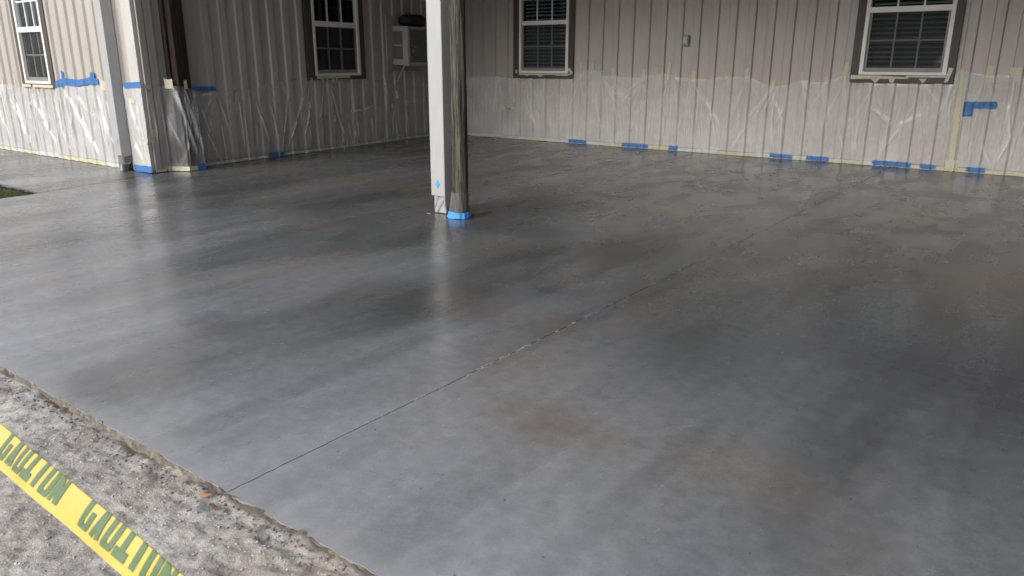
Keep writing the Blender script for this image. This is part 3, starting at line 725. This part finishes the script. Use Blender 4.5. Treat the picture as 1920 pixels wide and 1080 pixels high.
# ------------------------------------------------------------------ plastic sheeting
class Sheet:
    def __init__(s, w, a0, a1, anchors, seed, density=9, amp=.012, bridge=.45, extra=None, fans=(), zlow=.028):
        s.w, s.a0, s.a1, s.extra, s.zlow, s.bridge = w, a0, a1, extra, zlow, bridge
        s.anch = sorted(anchors); r = np.random.default_rng(seed); s.f = []
        L = a1-a0
        for k in range(int(L*density)):                       # folds falling more or less straight down
            x = r.uniform(a0, a1); zt = r.uniform(.5, 1.15); zb = r.uniform(.02, .55) if r.random() < .6 else .02
            s.f.append((x, zt, x+r.normal(0, .07), zb, r.uniform(.004, .013), r.uniform(.3, 1.3)*amp*(1 if r.random() < .75 else -.8)))
        for (x, z) in s.anch:                                  # fans gathering at every tape tab
            for q in range(r.integers(2, 5)):
                s.f.append((x+r.normal(0, .01), z-.03, x+r.normal(0, .16), z-r.uniform(.3, 1.0), r.uniform(.006, .014), r.uniform(.5, 1)*amp))
        for i in range(len(s.anch)-1):                         # swags between tabs
            (x0, z0_), (x1, z1_) = s.anch[i], s.anch[i+1]
            if r.random() < .5:
                d = r.uniform(.06, .16); m_ = (x0+x1)/2
                s.f.append((x0, z0_-.04, m_, min(z0_, z1_)-.04-d, .012, amp*.4)); s.f.append((m_, min(z0_, z1_)-.04-d, x1, z1_-.04, .012, amp*.4))
        for fa in fans: s.f.append(fa)
        s.r = r
    def out(s, a, z):
        a = np.asarray(a, float); z = np.asarray(z, float)
        e = s.extra(a, z) if s.extra else 0
        p = s.w.prof(a); base = np.maximum(p*(1-s.bridge)+RH*s.bridge+.004, e)
        acc = np.zeros_like(np.asarray(a+z, float))
        amin, amax = float(a.min()), float(a.max()); grid = a.ndim == 2
        for (x0, z0_, x1, z1_, wd, am) in s.f:
            lo, hi = min(x0, x1)-3*wd, max(x0, x1)+3*wd
            if hi < amin or lo > amax: continue
            if grid:
                i0, i1 = np.searchsorted(a[:, 0], (lo, hi)); sl_ = slice(int(i0), int(i1))
            else: sl_ = Ellipsis
            aa, zz_ = a[sl_], z[sl_]
            dx, dz = x1-x0, z1_-z0_; L2 = dx*dx+dz*dz
            t = ((aa-x0)*dx+(zz_-z0_)*dz)/L2; tc = np.clip(t, 0, 1)
            d2 = (aa-x0-tc*dx)**2+(zz_-z0_-tc*dz)**2
            acc[sl_] = acc[sl_]+am*np.exp(-d2/(wd*wd))*(.04+.96*np.sin(np.pi*np.clip(t, 0.0, 1.0))**.8)
        s.last = np.clip(acc/.02, -.25, 1.2); acc = np.clip(acc, -.012, .03)
        low = np.clip((z-.03)/.10, 0, 1)
        return base+np.maximum(acc, -p*.0-.003-.0*low)*(.25+.75*low)
    def top(s, a):
        A = s.anch; xs_ = [q[0] for q in A]; zs_ = [q[1] for q in A]
        if a <= xs_[0]: return zs_[0]-.01
        if a >= xs_[-1]: return zs_[-1]-.01
        i = max(k for k in range(len(A)) if xs_[k] <= a); i = min(i, len(A)-2)
        t = (a-xs_[i])/(xs_[i+1]-xs_[i]); span = xs_[i+1]-xs_[i]
        return zs_[i]*(1-t)+zs_[i+1]*t-.30*min(span, .5)*t*(1-t)
    def build(s, mat, parent, ds=.0095, rows=38, name='film'):
        n = int((s.a1-s.a0)/ds); xa = np.linspace(s.a0, s.a1, n)
        tp_ = np.array([s.top(x) for x in xa])+fl_noise(n, .006, int(s.a0*100+999) % 1000+5, 4)
        zz = np.linspace(0, 1, rows); Z = s.zlow+(tp_[:, None]-s.zlow)*zz[None, :]; Aa = np.repeat(xa[:, None], rows, 1)
        O = s.out(Aa, Z); dens = s.last.copy(); O[:, -1] -= .003
        # the film bunches where it meets the floor tape and along the taped top edge
        dens += .35*np.exp(-((Z-.06)/.05)**2)
        P = s.w.fr.o+Aa[..., None]*s.w.fr.u+O[..., None]*s.w.fr.n+Z[..., None]*np.array([0, 0, 1.])
        I = np.arange(n*rows).reshape(n, rows); F = np.c_[I[:-1, :-1].ravel(), I[1:, :-1].ravel(), I[1:, 1:].ravel(), I[:-1, 1:].ravel()]
        o = obj(name, P.reshape(-1, 3), F.tolist(), mat, parent, smooth=True)
        at = o.data.attributes.new('dens', 'FLOAT', 'POINT'); at.data.foreach_set('value', dens.reshape(-1).astype(np.float32))
        return o
def strip(sh, P0, P1, wd, lift=.003, taper=0, rag=.0015, seed=1, n=None, clampz=.004):
    """tape along the wall from P0 to P1 (a, z), following the film under it"""
    P0, P1 = np.array(P0, float), np.array(P1, float); d = P1-P0; L = np.linalg.norm(d); d /= L; q = np.array([-d[1], d[0]])
    n = n or max(4, int(L/.012)); m = 5; r = np.random.default_rng(seed); V = []; F = []
    hw = wd/2+np.zeros(n+1); hw[0] *= 1-taper; hw[-1] *= 1-taper
    ea, ez = [], []
    for i in range(n+1):
        c = P0+d*L*i/n
        for j in range(m+1):
            k = -1+2*j/m; e = c+q*(hw[i]*k)+(r.normal(0, rag*(2.6 if i in (0, n) else 1), 2) if (i in (0, n) or j in (0, m)) else 0)
            ea.append(e[0]); ez.append(max(e[1], clampz))
    ea = np.array(ea); ez = np.array(ez); eo = sh.out(ea, ez)+lift
    V = [tuple(sh.w.fr.pt(x_, o_, z_)) for x_, o_, z_ in zip(ea, eo, ez)]
    for i in range(n):
        for j in range(m): a = i*(m+1)+j; F.append((a, a+m+1, a+m+2, a+1))
    # real thickness
    N = len(V); th = sh.w.fr.n*.0012; V2 = [tuple(np.array(v)-th) for v in V]; V += V2
    F += [tuple(x+N for x in f[::-1]) for f in F[:]]
    rim = [i*(m+1) for i in range(n+1)]+[n*(m+1)+j for j in range(1, m+1)]+[i*(m+1)+m for i in range(n-1, -1, -1)]+[j for j in range(m-1, 0, -1)]
    F += [(rim[k], rim[(k+1) % len(rim)], rim[(k+1) % len(rim)]+N, rim[k]+N) for k in range(len(rim))]
    return V, F
def base_tape(sh, parent, a0, a1, seed, skip=(), mats=('white_tape', 'cream_tape', 'white_tape', 'cream_tape', 'yellow_tape'), h=.058):
    r = np.random.default_rng(seed); x = a0; k = 0
    while x < a1-.02:
        L = r.uniform(.18, .75); e = min(x+L, a1); hh = h*r.uniform(.75, 1.1); tl = r.normal(0, .003)
        obj('masking_tape', *strip(sh, (x, hh/2+.004), (e+.015, hh/2+.004+tl), hh, .002+.0014*(k % 2), rag=.0012, seed=seed+k), mats[r.integers(len(mats))], parent)
        x = e; k += 1
    # the dark pencil-thin fold that runs just above the tape
    n = int((a1-a0)/.02); V = []; F = []
    ha = a0+(a1-a0)*np.arange(n+1)/n; hz = .062+.004*np.sin(ha*3)+.003*np.sin(ha*11); ho = sh.out(ha, hz)+.0025
    for i in range(n+1):
        for dz in (-.0028, .0028): V.append(tuple(sh.w.fr.pt(ha[i], ho[i], hz[i]+dz)))
    for i in range(n): F.append((2*i, 2*i+2, 2*i+3, 2*i+1))
    obj('hem_line', V, F, 'hem', parent)
simple('hem', (.10, .11, .11), .7, .3, 20)

# ---- back wall, long sheet
tabsB = [(3.18, 1.27, .24), (3.407, 1.32, .11), (3.60, 1.20, .10), (3.797, 1.207, .18), (4.37, 1.19, .185), (4.62, 1.25, .12), (4.82, 1.255, .26), (4.945, 1.20, .08), (5.245, 1.18, .15),
         (5.784, 1.213, .105), (6.117, 1.235, .14), (6.52, 1.074, .145), (6.935, 1.18, .18), (7.272, 1.15, .09), (7.54, 1.28, .15)]
anB = [(.35, 1.14), (.95, 1.17), (1.35, 1.15), (1.72, 1.12), (2.05, 1.12), (2.4, 1.115), (2.75, 1.12)]+[(a, z-.02) for a, z, l in tabsB]+[(7.9, 1.135), (8.2, 1.13), (8.55, 1.13), (8.83, 1.17), (8.93, 1.30)]
s1 = empty('plastic_sheet', tuple(FB.pt(4.5, .04, 0)), 'long milky plastic sheet taped along the back wall below both windows', 'plastic sheet')
fans = [(3.62, 1.08, 3.90, .86, .014, .014), (4.30, 1.08, 4.02, .88, .014, .013), (3.66, 1.0, 3.92, .72, .015, .012), (4.26, .98, 3.98, .76, .016, .012), (3.75, .9, 4.15, .84, .018, .010), (3.45, .95, 3.62, .25, .012, .02), (3.7, .9, 3.75, .1, .014, .02),
        (2.0, 1.0, 2.25, .1, .010, .02), (2.25, 1.05, 2.32, .15, .008, .02), (1.95, .7, 2.35, .12, .008, .016), (5.4, .9, 5.75, .45, .012, .02), (5.55, .8, 5.7, .2, .01, .02), (6.5, 1.0, 6.15, .55, .014, .02), (6.5, .95, 6.75, .5, .012, .018), (6.2, .5, 5.95, .1, .012, .02), (6.6, .5, 6.72, .75, .012, .02),
        (7.9, .8, 8.25, .55, .014, .018), (8.25, .55, 8.6, .75, .014, .018), (8.3, .5, 8.1, .2, .014, .016)]
sh1 = Sheet(WB, .02, 9.04, anB, 31, 11, .013, .45, fans=fans)
sh1.build('film_back', s1)
# a second, lower layer left of window three, its top edge dropped and taped
sh1b = Sheet(WB, .05, 1.75, [(.1, .72), (.6, .70), (1.34, .66), (1.52, .55), (1.72, .62)], 33, 9, .012, .6)
base_tape(sh1, s1, .03, 9.0, 100)
for i, (a, z, l) in enumerate(tabsB):
    obj('masking_tape', *strip(sh1, (a, z-l/2), (a+random.uniform(-.015, .015), z+l/2), .045+.006*(i % 3), .004, seed=200+i, clampz=.01), 'cream_tape' if i % 3 else 'yellow_tape', s1)
for i, (p, q, wd, m_) in enumerate([((1.724, .65), (1.728, 1.10), .034, 'yellow_tape'), ((1.357, .66), (1.358, .89), .034, 'yellow_tape'), ((1.37, .555), (1.74, .560), .045, 'cream_tape'), ((1.52, .548), (1.68, .553), .050, 'yellow_tape'), ((1.38, .62), (1.55, .565), .020, 'cream_tape'),
                                    ((1.80, 1.195), (1.795, 1.26), .04, 'cream_tape'), ((3.0, 1.20), (2.93, 1.29), .05, 'cream_tape')]):
    obj('masking_tape', *strip(sh1, p, q, wd, .005 if q[1] < 1.15 else .022, seed=230+i), m_, s1)
# tapes on the sills of the two back windows (out = in front of the brown board)
def sill_tape(fr, pts, out, mat, parent):
    n = len(pts); V = [tuple(fr.pt(a, out, z)) for a, z in pts]+[tuple(fr.pt(a, out-.002, z)) for a, z in pts]
    F = [tuple(range(n)), tuple(range(2*n-1, n-1, -1))]+[(i, i+n, (i+1) % n+n, (i+1) % n) for i in range(n)]
    return obj('masking_tape', V, F, mat, parent)
for pts, m_ in (([(1.86, 1.165), (2.2, 1.168), (2.42, 1.172), (2.9, 1.180), (2.98, 1.176), (2.98, 1.197), (2.4, 1.196), (1.86, 1.197)], 'yellow_tape'), ([(2.26, 1.168), (2.40, 1.168), (2.33, 1.135)], 'cream_tape'), ([(1.99, 1.165), (2.08, 1.166), (2.05, 1.145)], 'cream_tape'), ([(2.60, 1.178), (2.95, 1.178), (2.90, 1.16), (2.70, 1.163)], 'cream_tape')):
    sill_tape(FB, pts, .056, m_, s1)
for pts, m_ in (([(7.60, 1.175), (7.9, 1.182), (8.33, 1.188), (8.33, 1.206), (7.9, 1.228), (7.60, 1.228)], 'cream_tape'), ([(7.86, 1.19), (7.99, 1.19), (7.925, 1.125)], 'yellow_tape'), ([(8.09, 1.19), (8.17, 1.19), (8.15, 1.125), (8.11, 1.14)], 'cream_tape'), ([(8.46, 1.19), (8.555, 1.19), (8.515, 1.13)], 'cream_tape'),
                ([(8.765, 1.145), (8.805, 1.155), (8.850, 1.325), (8.795, 1.335)], 'white_tape'), ([(7.49, 1.23), (7.555, 1.23), (7.56, 1.40), (7.51, 1.40)], 'yellow_tape'), ([(8.3, 1.208), (8.78, 1.208), (8.80, 1.228), (8.3, 1.228)], 'white_tape')):
    sill_tape(FB, pts, .058, m_, s1)
# ---- back wall, right-hand sheet beyond the long tape seam
s2 = empty('plastic_sheet', tuple(FB.pt(11, .04, 0)), 'milky plastic sheet at the far right, with an L of blue tape on it', 'plastic sheet')
an2 = [(9.0, 1.30), (9.25, 1.26), (9.53, 1.27), (9.85, 1.25), (10.3, 1.26), (10.8, 1.24), (11.5, 1.25), (12.6, 1.24), (13.5, 1.25)]
sh2 = Sheet(WB, 9.03, 13.6, an2, 41, 11, .013, .5, fans=[(9.5, .9, 9.62, .45, .02, .026), (9.62, .5, 9.5, .15, .018, .024), (9.75, .9, 9.7, .5, .015, .02), (9.3, .4, 9.45, .1, .014, .02)])
sh2.build('film_back', s2)
base_tape(sh2, s2, 9.08, 13.5, 140)
for i, (a, z, l, wd) in enumerate([(9.255, 1.27, .17, .075), (9.535, 1.28, .11, .13), (10.3, 1.28, .14, .05), (11.0, 1.27, .12, .05)]):
    obj('masking_tape', *strip(sh2, (a, z-l/2), (a, z+l/2), wd, .005, seed=250+i), 'cream_tape', s2)
seam = [((8.945, 1.31), (8.95, .95)), ((8.953, .97), (8.985, .55)), ((8.98, .60), (8.995, .14))]
for i, (p, q) in enumerate(seam): obj('seam_tape', *strip(sh1, p, q, .062+.008*(i % 2), .007+.0015*i, seed=260+i, rag=.003), 'yellow_tape', s2)
obj('seam_tape', *strip(sh1, (8.925, .08), (9.07, .08), .15, .012, seed=265, rag=.003), 'cream_tape', s2)
GB = "pieces of blue painter's tape along the foot of the back wall"
def blue(sh, p, q, wd, label, group=None, lift=.006, seed=1, taper=.0, clampz=.006):
    return tag(obj('blue_tape_strip', *strip(sh, p, q, wd, lift, rag=.002, seed=seed, taper=taper, clampz=clampz), 'blue_tape', smooth=False), label, 'tape', group)
blab = ['short blue tape on the wall foot, right below the window nearest the timber pole', 'blue tape piece on the back wall foot, second from the timber pole',
        'smallest blue tape piece on the back wall foot, below the electrical box', 'blue tape on the back wall foot, midway between electrical box and right window',
        'blue tape on the back wall foot, just left of the right window', 'longest blue tape on the back wall foot, below the right window by the joint',
        'blue tape on the wall foot under the right edge of the right window', 'rightmost blue tape on the back wall foot, beyond the yellow seam tape']
for i, (a0_, a1_) in enumerate([(2.955, 3.315), (4.02, 4.525), (4.90, 5.065), (6.57, 6.905), (7.11, 7.43), (8.02, 8.515), (8.62, 8.822), (9.175, 9.395)]):
    blue(sh1 if i < 7 else sh2, (a0_, .046), (a1_, .044+.004*((i*7) % 3-1)), .062+.004*(i % 3), blab[i], GB, seed=300+i, taper=.15 if i > 4 else 0)
blue(sh2, (9.03, .868), (9.395, .876), .088, "horizontal blue tape forming the top of an L right of the right window", None, .006, 320)
blue(sh2, (9.085, .885), (9.090, .728), .115, "short upright blue tape forming the foot of the L right of the right window", None, .0085, 321)

# ---- side wall sheet
s3 = empty('plastic_sheet', tuple(FS.pt(3.5, .05, 0)), 'clear crinkled plastic sheet along the dark side wall, under its window and the air conditioner', 'plastic sheet')
anS = [(.58, 1.02), (.78, 1.02), (1.05, 1.015), (1.35, 1.02), (1.65, 1.06), (2.0, 1.08), (2.3, 1.12), (2.6, 1.14), (2.85, 1.10), (3.3, 1.075), (3.8, 1.08), (4.2, 1.10), (4.45, 1.09), (4.72, 1.12), (4.95, 1.03), (5.4, 1.0), (6.0, .95), (6.5, .95)]
sfans = [(1.1, .95, 1.28, .35, .010, .03), (1.45, .98, 1.50, .12, .009, .028), (1.42, .98, 1.38, .55, .007, .02), (1.72, .95, 2.0, .10, .009, .028), (2.02, .9, 2.16, .12, .010, .03), (2.45, 1.05, 2.18, .06, .009, .028), (2.80, 1.0, 2.28, .06, .012, .034),
         (2.95, 1.0, 2.62, .10, .010, .03), (2.75, .5, 2.85, .1, .009, .026), (3.2, 1.0, 3.0, .45, .010, .028), (3.3, 1.02, 3.62, .10, .010, .03), (1.75, .6, 1.72, .1, .008, .022), (3.35, 1.0, 3.5, .5, .008, .02), (3.45, .7, 3.60, .2, .008, .026), (4.6, 1.0, 4.55, .3, .01, .02),
         (.75, .95, .95, .35, .01, .026), (.8, .6, 1.05, .05, .01, .022), (3.9, .5, 3.95, .1, .01, .03), (4.3, .5, 4.32, .1, .01, .03), (4.9, .5, 4.9, .1, .01, .02)]
sh3 = Sheet(WS, .57, 6.50, anS, 51, 6, .014, .5, fans=sfans)
sh3.build('film_side', s3)
sh3b = Sheet(WS, 3.35, 6.45, [(3.38, .60), (3.7, .565), (3.95, .59), (4.15, .60), (4.45, .68), (5.0, .72), (5.5, .66), (6.0, .68), (6.4, .66)], 52, 10, .014, .75)
base_tape(sh3, s3, .60, 6.45, 160, mats=('white_tape', 'cream_tape', 'white_tape'), h=.045)
sh3b.build('film_side', s3, rows=22)
for i, (p, q, wd, m_) in enumerate([((5.005, .76), (5.0, .885), .05, 'cream_tape'), ((3.75, .595), (4.08, .60), .035, 'yellow_tape'), ((4.1, .61), (4.32, .66), .03, 'cream_tape'), ((4.72, .99), (4.73, 1.12), .05, 'cream_tape'), ((1.38, .99), (1.42, 1.05), .04, 'cream_tape'), ((1.82, 1.02), (1.83, 1.12), .04, 'cream_tape'), ((3.35, .45), (3.38, .56), .05, 'yellow_tape'),
                                    ((.86, .965), (1.0, .96), .035, 'cream_tape'), ((5.25, .55), (5.27, .72), .045, 'cream_tape'), ((4.86, .60), (4.87, .68), .04, 'cream_tape')]):
    obj('masking_tape', *strip(sh3, p, q, wd, .03 if i in (0, 1, 2, 6, 8, 9) else .006, seed=270+i), m_, s3)
for k, (a, l, m_) in enumerate(((3.02, .34, 'yellow_tape'), (3.32, .30, 'cream_tape'), (3.58, .20, 'yellow_tape'), (3.12, .05, 'cream_tape'), (3.23, .04, 'yellow_tape'), (3.36, .05, 'yellow_tape'), (3.46, .035, 'cream_tape'), (2.88, .05, 'cream_tape'))):
    if k < 3: pts = [(a, 1.128+.004*k), (a+l, 1.135), (a+l, 1.170), (a, 1.172)]
    else: pts = [(a, 1.07), (a+l, 1.075), (a+l*.9, 1.15), (a, 1.15)]
    sill_tape(FS, pts, .050+.003*(k % 3), m_, s3)
blue(sh3, (1.90, .040), (2.215, .040), .062, 'blue tape on the foot of the dark side wall, left of its window', None, seed=330)
blue(sh3, (.70, 1.045), (1.07, 1.035), .062, 'horizontal blue tape on the side wall top edge of plastic, right of the dark post', None, seed=331, taper=.4)
blue(sh3, (.635, 1.01), (.640, 1.175), .065, 'short upright blue tape tucked between the dark post and the side wall', None, seed=332, lift=.012)

# ---- corner sheet: outer-wall piece right of the column, round the corner and over the dark post
s4 = empty('plastic_sheet', (-9.75, 5.1, 0), 'crumpled plastic sheet wrapped round the building corner between the column and the dark post', 'plastic sheet')
class Flat:
    def __init__(s, fr): s.fr = fr; s.pitch = 1
    def prof(s, a): return np.zeros_like(np.asarray(a, float))
def exO(a, z): return .048+0*z+.02*np.exp(-((a+.25)/.08)**2)*(1-z)
sh4 = Sheet(Flat(FO), -.40, .052, [(-.40, 1.10), (-.2, 1.10), (.045, 1.12)], 61, 26, .012, .3, extra=exO, fans=[(-.3, .95, -.12, .45, .02, .025), (-.1, .9, -.02, .3, .015, .02), (-.28, .4, -.08, .08, .02, .02)], zlow=.02)
sh4.build('film_front', s4, ds=.007, rows=44)
def exS(a, z):
    # drapes off the siding, out over the post and back down to the wall beyond it
    k = .050+.0*z; on = np.clip((a-.24)/.09, 0, 1)*np.clip((.66-a)/.07, 0, 1)
    return k+on*(.175+.05*(1-z))
sh5 = Sheet(Flat(FS), -.045, .66, [(-.04, 1.12), (.12, 1.09), (.28, 1.10), (.44, 1.09), (.58, 1.04), (.66, 1.0)], 62, 22, .018, .3, extra=exS,
            fans=[(.30, 1.05, .52, .1, .014, .03), (.30, 1.0, .40, .55, .012, .03), (.4, 1.0, .58, .35, .012, .03), (.18, 1.0, .22, .1, .012, .02), (.42, .9, .45, .6, .01, .025), (.5, .8, .6, .2, .01, .025), (.1, .9, .06, .2, .01, .018)], zlow=.012)
sh5.build('film_post', s4, ds=.007, rows=44)
for i, (sh_, p, q, wd, m_) in enumerate([(sh4, (-.31, .925), (-.155, .905), .055, 'cream_tape'), (sh4, (-.16, .385), (.04, .375), .055, 'cream_tape'), (sh5, (.0, .40), (.03, .56), .06, 'yellow_tape'), (sh5, (.28, 1.06), (.28, 1.18), .05, 'cream_tape'), (sh5, (.46, 1.05), (.46, 1.16), .045, 'cream_tape'), (sh5, (-.02, 1.09), (.07, 1.08), .05, 'cream_tape'),
                                         (sh5, (.17, .035), (.47, .035), .058, 'cream_tape'), (sh5, (.0, .028), (.15, .028), .035, 'cream_tape')]):
    obj('masking_tape', *strip(sh_, p, q, wd, .005, seed=280+i), m_, s4)
blue(sh4, (-.36, 1.095), (.045, 1.115), .07, 'blue tape across the top of the plastic at the building corner', None, seed=340)
blue(sh4, (-.39, .048), (.05, .052), .085, 'torn blue tape along the floor at the building corner, right of the column', None, seed=341, taper=.3)
blue(sh5, (.46, .050), (.60, .046), .085, 'blue tape on the floor at the foot of the dark post', None, seed=342)

# ---- outer wall sheet
s5 = empty('plastic_sheet', tuple(FO.pt(-2.5, .05, 0)), 'bright crinkled plastic sheet along the outer wall, left of the corner column', 'plastic sheet')
anO = [(-6.5, 1.06), (-5.5, 1.07), (-4.7, 1.07), (-4.2, 1.07), (-3.9, 1.06), (-3.45, 1.03), (-3.1, 1.025), (-2.7, 1.03), (-2.36, 1.06), (-2.12, 1.10), (-1.7, 1.07), (-1.25, 1.12), (-.98, 1.10), (-.72, 1.04)]
ofans = [(-4.0, .9, -3.45, .1, .014, .035), (-3.9, .95, -3.6, .3, .012, .03), (-3.2, .9, -2.55, .1, .014, .035), (-3.0, .9, -2.75, .3, .012, .03), (-2.1, 1.0, -1.3, .08, .014, .035), (-2.05, .95, -1.55, .4, .012, .035), (-1.95, 1.0, -1.5, .12, .012, .03), (-1.8, .95, -1.45, .7, .012, .03), (-1.2, 1.0, -.85, .2, .013, .035), (-1.15, .9, -1.0, .12, .012, .03),
         (-1.45, .7, -1.2, .62, .012, .03), (-1.6, .5, -1.35, .1, .012, .03), (-.95, .9, -.8, .45, .012, .03), (-2.5, .9, -2.2, .1, .012, .03), (-4.6, .9, -4.2, .1, .012, .03)]
sh6 = Sheet(WO, -6.9, -.64, anO, 71, 17, .016, .35, fans=ofans)
sh6.build('film_front', s5)
base_tape(sh6, s5, -6.85, -.66, 180, mats=('cream_tape', 'white_tape', 'cream_tape', 'white_tape'), h=.06)
for k, (a, l, m_) in enumerate(((-3.42, .30, 'cream_tape'), (-3.05, .40, 'cream_tape'), (-2.72, .34, 'cream_tape'))):
    sill_tape(FO, [(a, 1.02), (a+l, 1.025), (a+l, 1.06), (a, 1.062)], .050+.003*(k % 3), m_, s5)
for k, (a, z, l, wd) in enumerate(((-3.25, 1.02, .12, .04), (-3.12, 1.01, .12, .035), (-2.98, .99, .14, .04), (-3.75, 1.10, .20, .035), (-.96, 1.08, .13, .09), (-.90, 1.06, .08, .16), (-4.15, 1.08, .08, .05))):
    obj('masking_tape', *strip(sh6, (a, z-l/2), (a+.01, z+l/2), wd, .006, seed=290+k), 'cream_tape' if k % 2 else 'yellow_tape', s5)
# the blue swag: five pieces joined end to end
sw = [((-2.45, 1.035), (-2.10, 1.13), .085, 'blue tape at the left end of the swag, beside the left window sill'), ((-2.13, 1.02), (-2.06, 1.26), .10, 'tall upright blue tape tab, left one of two above the outer wall plastic'),
      ((-2.09, 1.12), (-1.66, 1.105), .095, 'blue tape strip in the middle of the swag, left half'), ((-1.68, 1.10), (-1.24, 1.15), .085, 'blue tape strip in the middle of the swag, right half'), ((-1.23, 1.09), (-1.20, 1.25), .075, 'upright blue tape tab, right one of two above the outer wall plastic'), ((-1.24, 1.15), (-1.06, 1.12), .075, 'blue tape at the right end of the swag, next to the yellow tape')]
for i, (p, q, wd, lb) in enumerate(sw): blue(sh6, p, q, wd, lb, "swag of blue painter's tape on the outer wall", seed=350+i, lift=.006+.0016*i, taper=.2)

# ------------------------------------------------------------------ caution tape in the foreground
ct = empty('caution_tape', (-1.2, .43, .70), 'yellow caution tape with green lettering strung low across the foreground gravel', 'caution tape')
Ux = lambda x: np.array([x, .426-.0594*(x+.872), .745+.004*math.sin(x*5)]); Lx = lambda x: np.array([x+.0, .403-.041*(x+.997), .700+.004*math.sin(x*5+.4)])
SK = -.055                                             # lower edge runs behind the upper one
nrm_ = np.array([.25, -.72, .65]); nrm_ /= np.linalg.norm(nrm_)
def tp2(u, v, lift=0):                                  # u metres along, v 0 (lower edge) .. 1 (upper edge)
    a, b = Lx(u+SK*.2), Ux(u); q = b*v+a*(1-v)
    return q+nrm_*(lift+.004*math.sin(v*math.pi)*.6+.0015*math.sin(u*23+v*3))
us = np.arange(-3.2, 1.2, .02); V = []; F = []; m = 6
for u in us:
    for j in range(m+1): V.append(tuple(tp2(u, j/m)))
for i in range(len(us)-1):
    for j in range(m): a = i*(m+1)+j; F.append((a, a+m+1, a+m+2, a+1))
obj('tape_face', V, F, 'caution_yellow', ct, smooth=True)
V2 = []; F2 = []
for u in us:                                            # the folded-over back half
    for j in range(4): p = tp2(u, 1-j*.2, -.003-.001*j); V2.append(tuple(p))
for i in range(len(us)-1):
    for j in range(3): a = i*4+j; F2.append((a, a+1, a+5, a+4))
obj('folded_edge', V2, F2, 'caution_yellow', ct, smooth=True)
# letters of the word, cut by the fold as they are in the photograph: strokes in a unit cell (a along, b 0 foot .. 1 fold)
def stroke(pts, w):                                     # polyline with width -> quads list in (a,b)
    out = []; pts = [np.array(p, float) for p in pts]
    L_, R_ = [], []
    for i, p in enumerate(pts):
        d = (pts[min(i+1, len(pts)-1)]-pts[max(i-1, 0)]); d = d*np.array([1, 1.15]); d /= np.linalg.norm(d)+1e-9; n = np.array([-d[1], d[0]])
        L_.append(p+n*w/2); R_.append(p-n*w/2)
    for i in range(len(pts)-1): out.append([L_[i], R_[i], R_[i+1], L_[i+1]])
    return out
def uarc(l, r, b, top_l, top_r, w):
    c = (l+r)/2; rad = (r-l)/2; pts = [(l, top_l)]
    for k in range(0, 9): t = math.pi+math.pi*k/8; pts.append((c+rad*math.cos(t), b+.16+.16*math.sin(t)))
    pts.append((r, top_r)); return stroke(pts, w)
GL = {'C': uarc(.22, .78, .02, 1.0, .70, .36), 'A': stroke([(.28, .0), (.40, .55), (.46, 1.0)], .32)+stroke([(.76, .0), (.64, .55), (.58, 1.0)], .32)+stroke([(.34, .45), (.68, .45)], .42),
      'U': uarc(.22, .78, .02, 1.0, 1.0, .34), 'T': stroke([(.02, .16), (.98, .16)], .36)+stroke([(.5, .2), (.5, 1.0)], .36), 'I': stroke([(.5, .0), (.5, 1.0)], .38),
      'O': uarc(.20, .80, .0, 1.0, 1.0, .36), 'N': stroke([(.20, .0), (.20, 1.0)], .30)+stroke([(.80, .0), (.80, 1.0)], .30)+stroke([(.25, 1.0), (.78, .0)], .42)}
period, pitch_ = .355, .0395
for w_ in range(-3, 6):
    start = -1.497+period*w_
    for i, ch in enumerate('CAUTION'):
        V = []; F = []
        for lk, q in enumerate(GL[ch]):
            n0 = len(V)
            # subdivide along b for curvature
            q0, q1, q2, q3 = q
            for t in (0, .5, 1):
                for pq in (q0*(1-t)+q3*t, q1*(1-t)+q2*t):
                    b_ = .24+.76*min(max(pq[1], -.02), 1); V.append(tuple(tp2(start+i*pitch_+pq[0]*pitch_*.98, b_, .0012+.0001*(lk % 4))))
            F += [(n0, n0+1, n0+3, n0+2), (n0+2, n0+3, n0+5, n0+4)]
        obj('letter', V, F, 'caution_green', ct)
# the stakes that hold it, outside the frame
for (x, lab) in ((-3.2, 'wooden stake holding the left end of the caution tape'), (1.18, 'wooden stake holding the right end of the caution tape')):
    p = tp2(x, .5); tag(obj('wooden_stake', *box(p[0]-.02, p[0]+.02, p[1]+.006, p[1]+.04, -.2, .95), 'weathered_wood', bevel=.003), lab, 'stake')
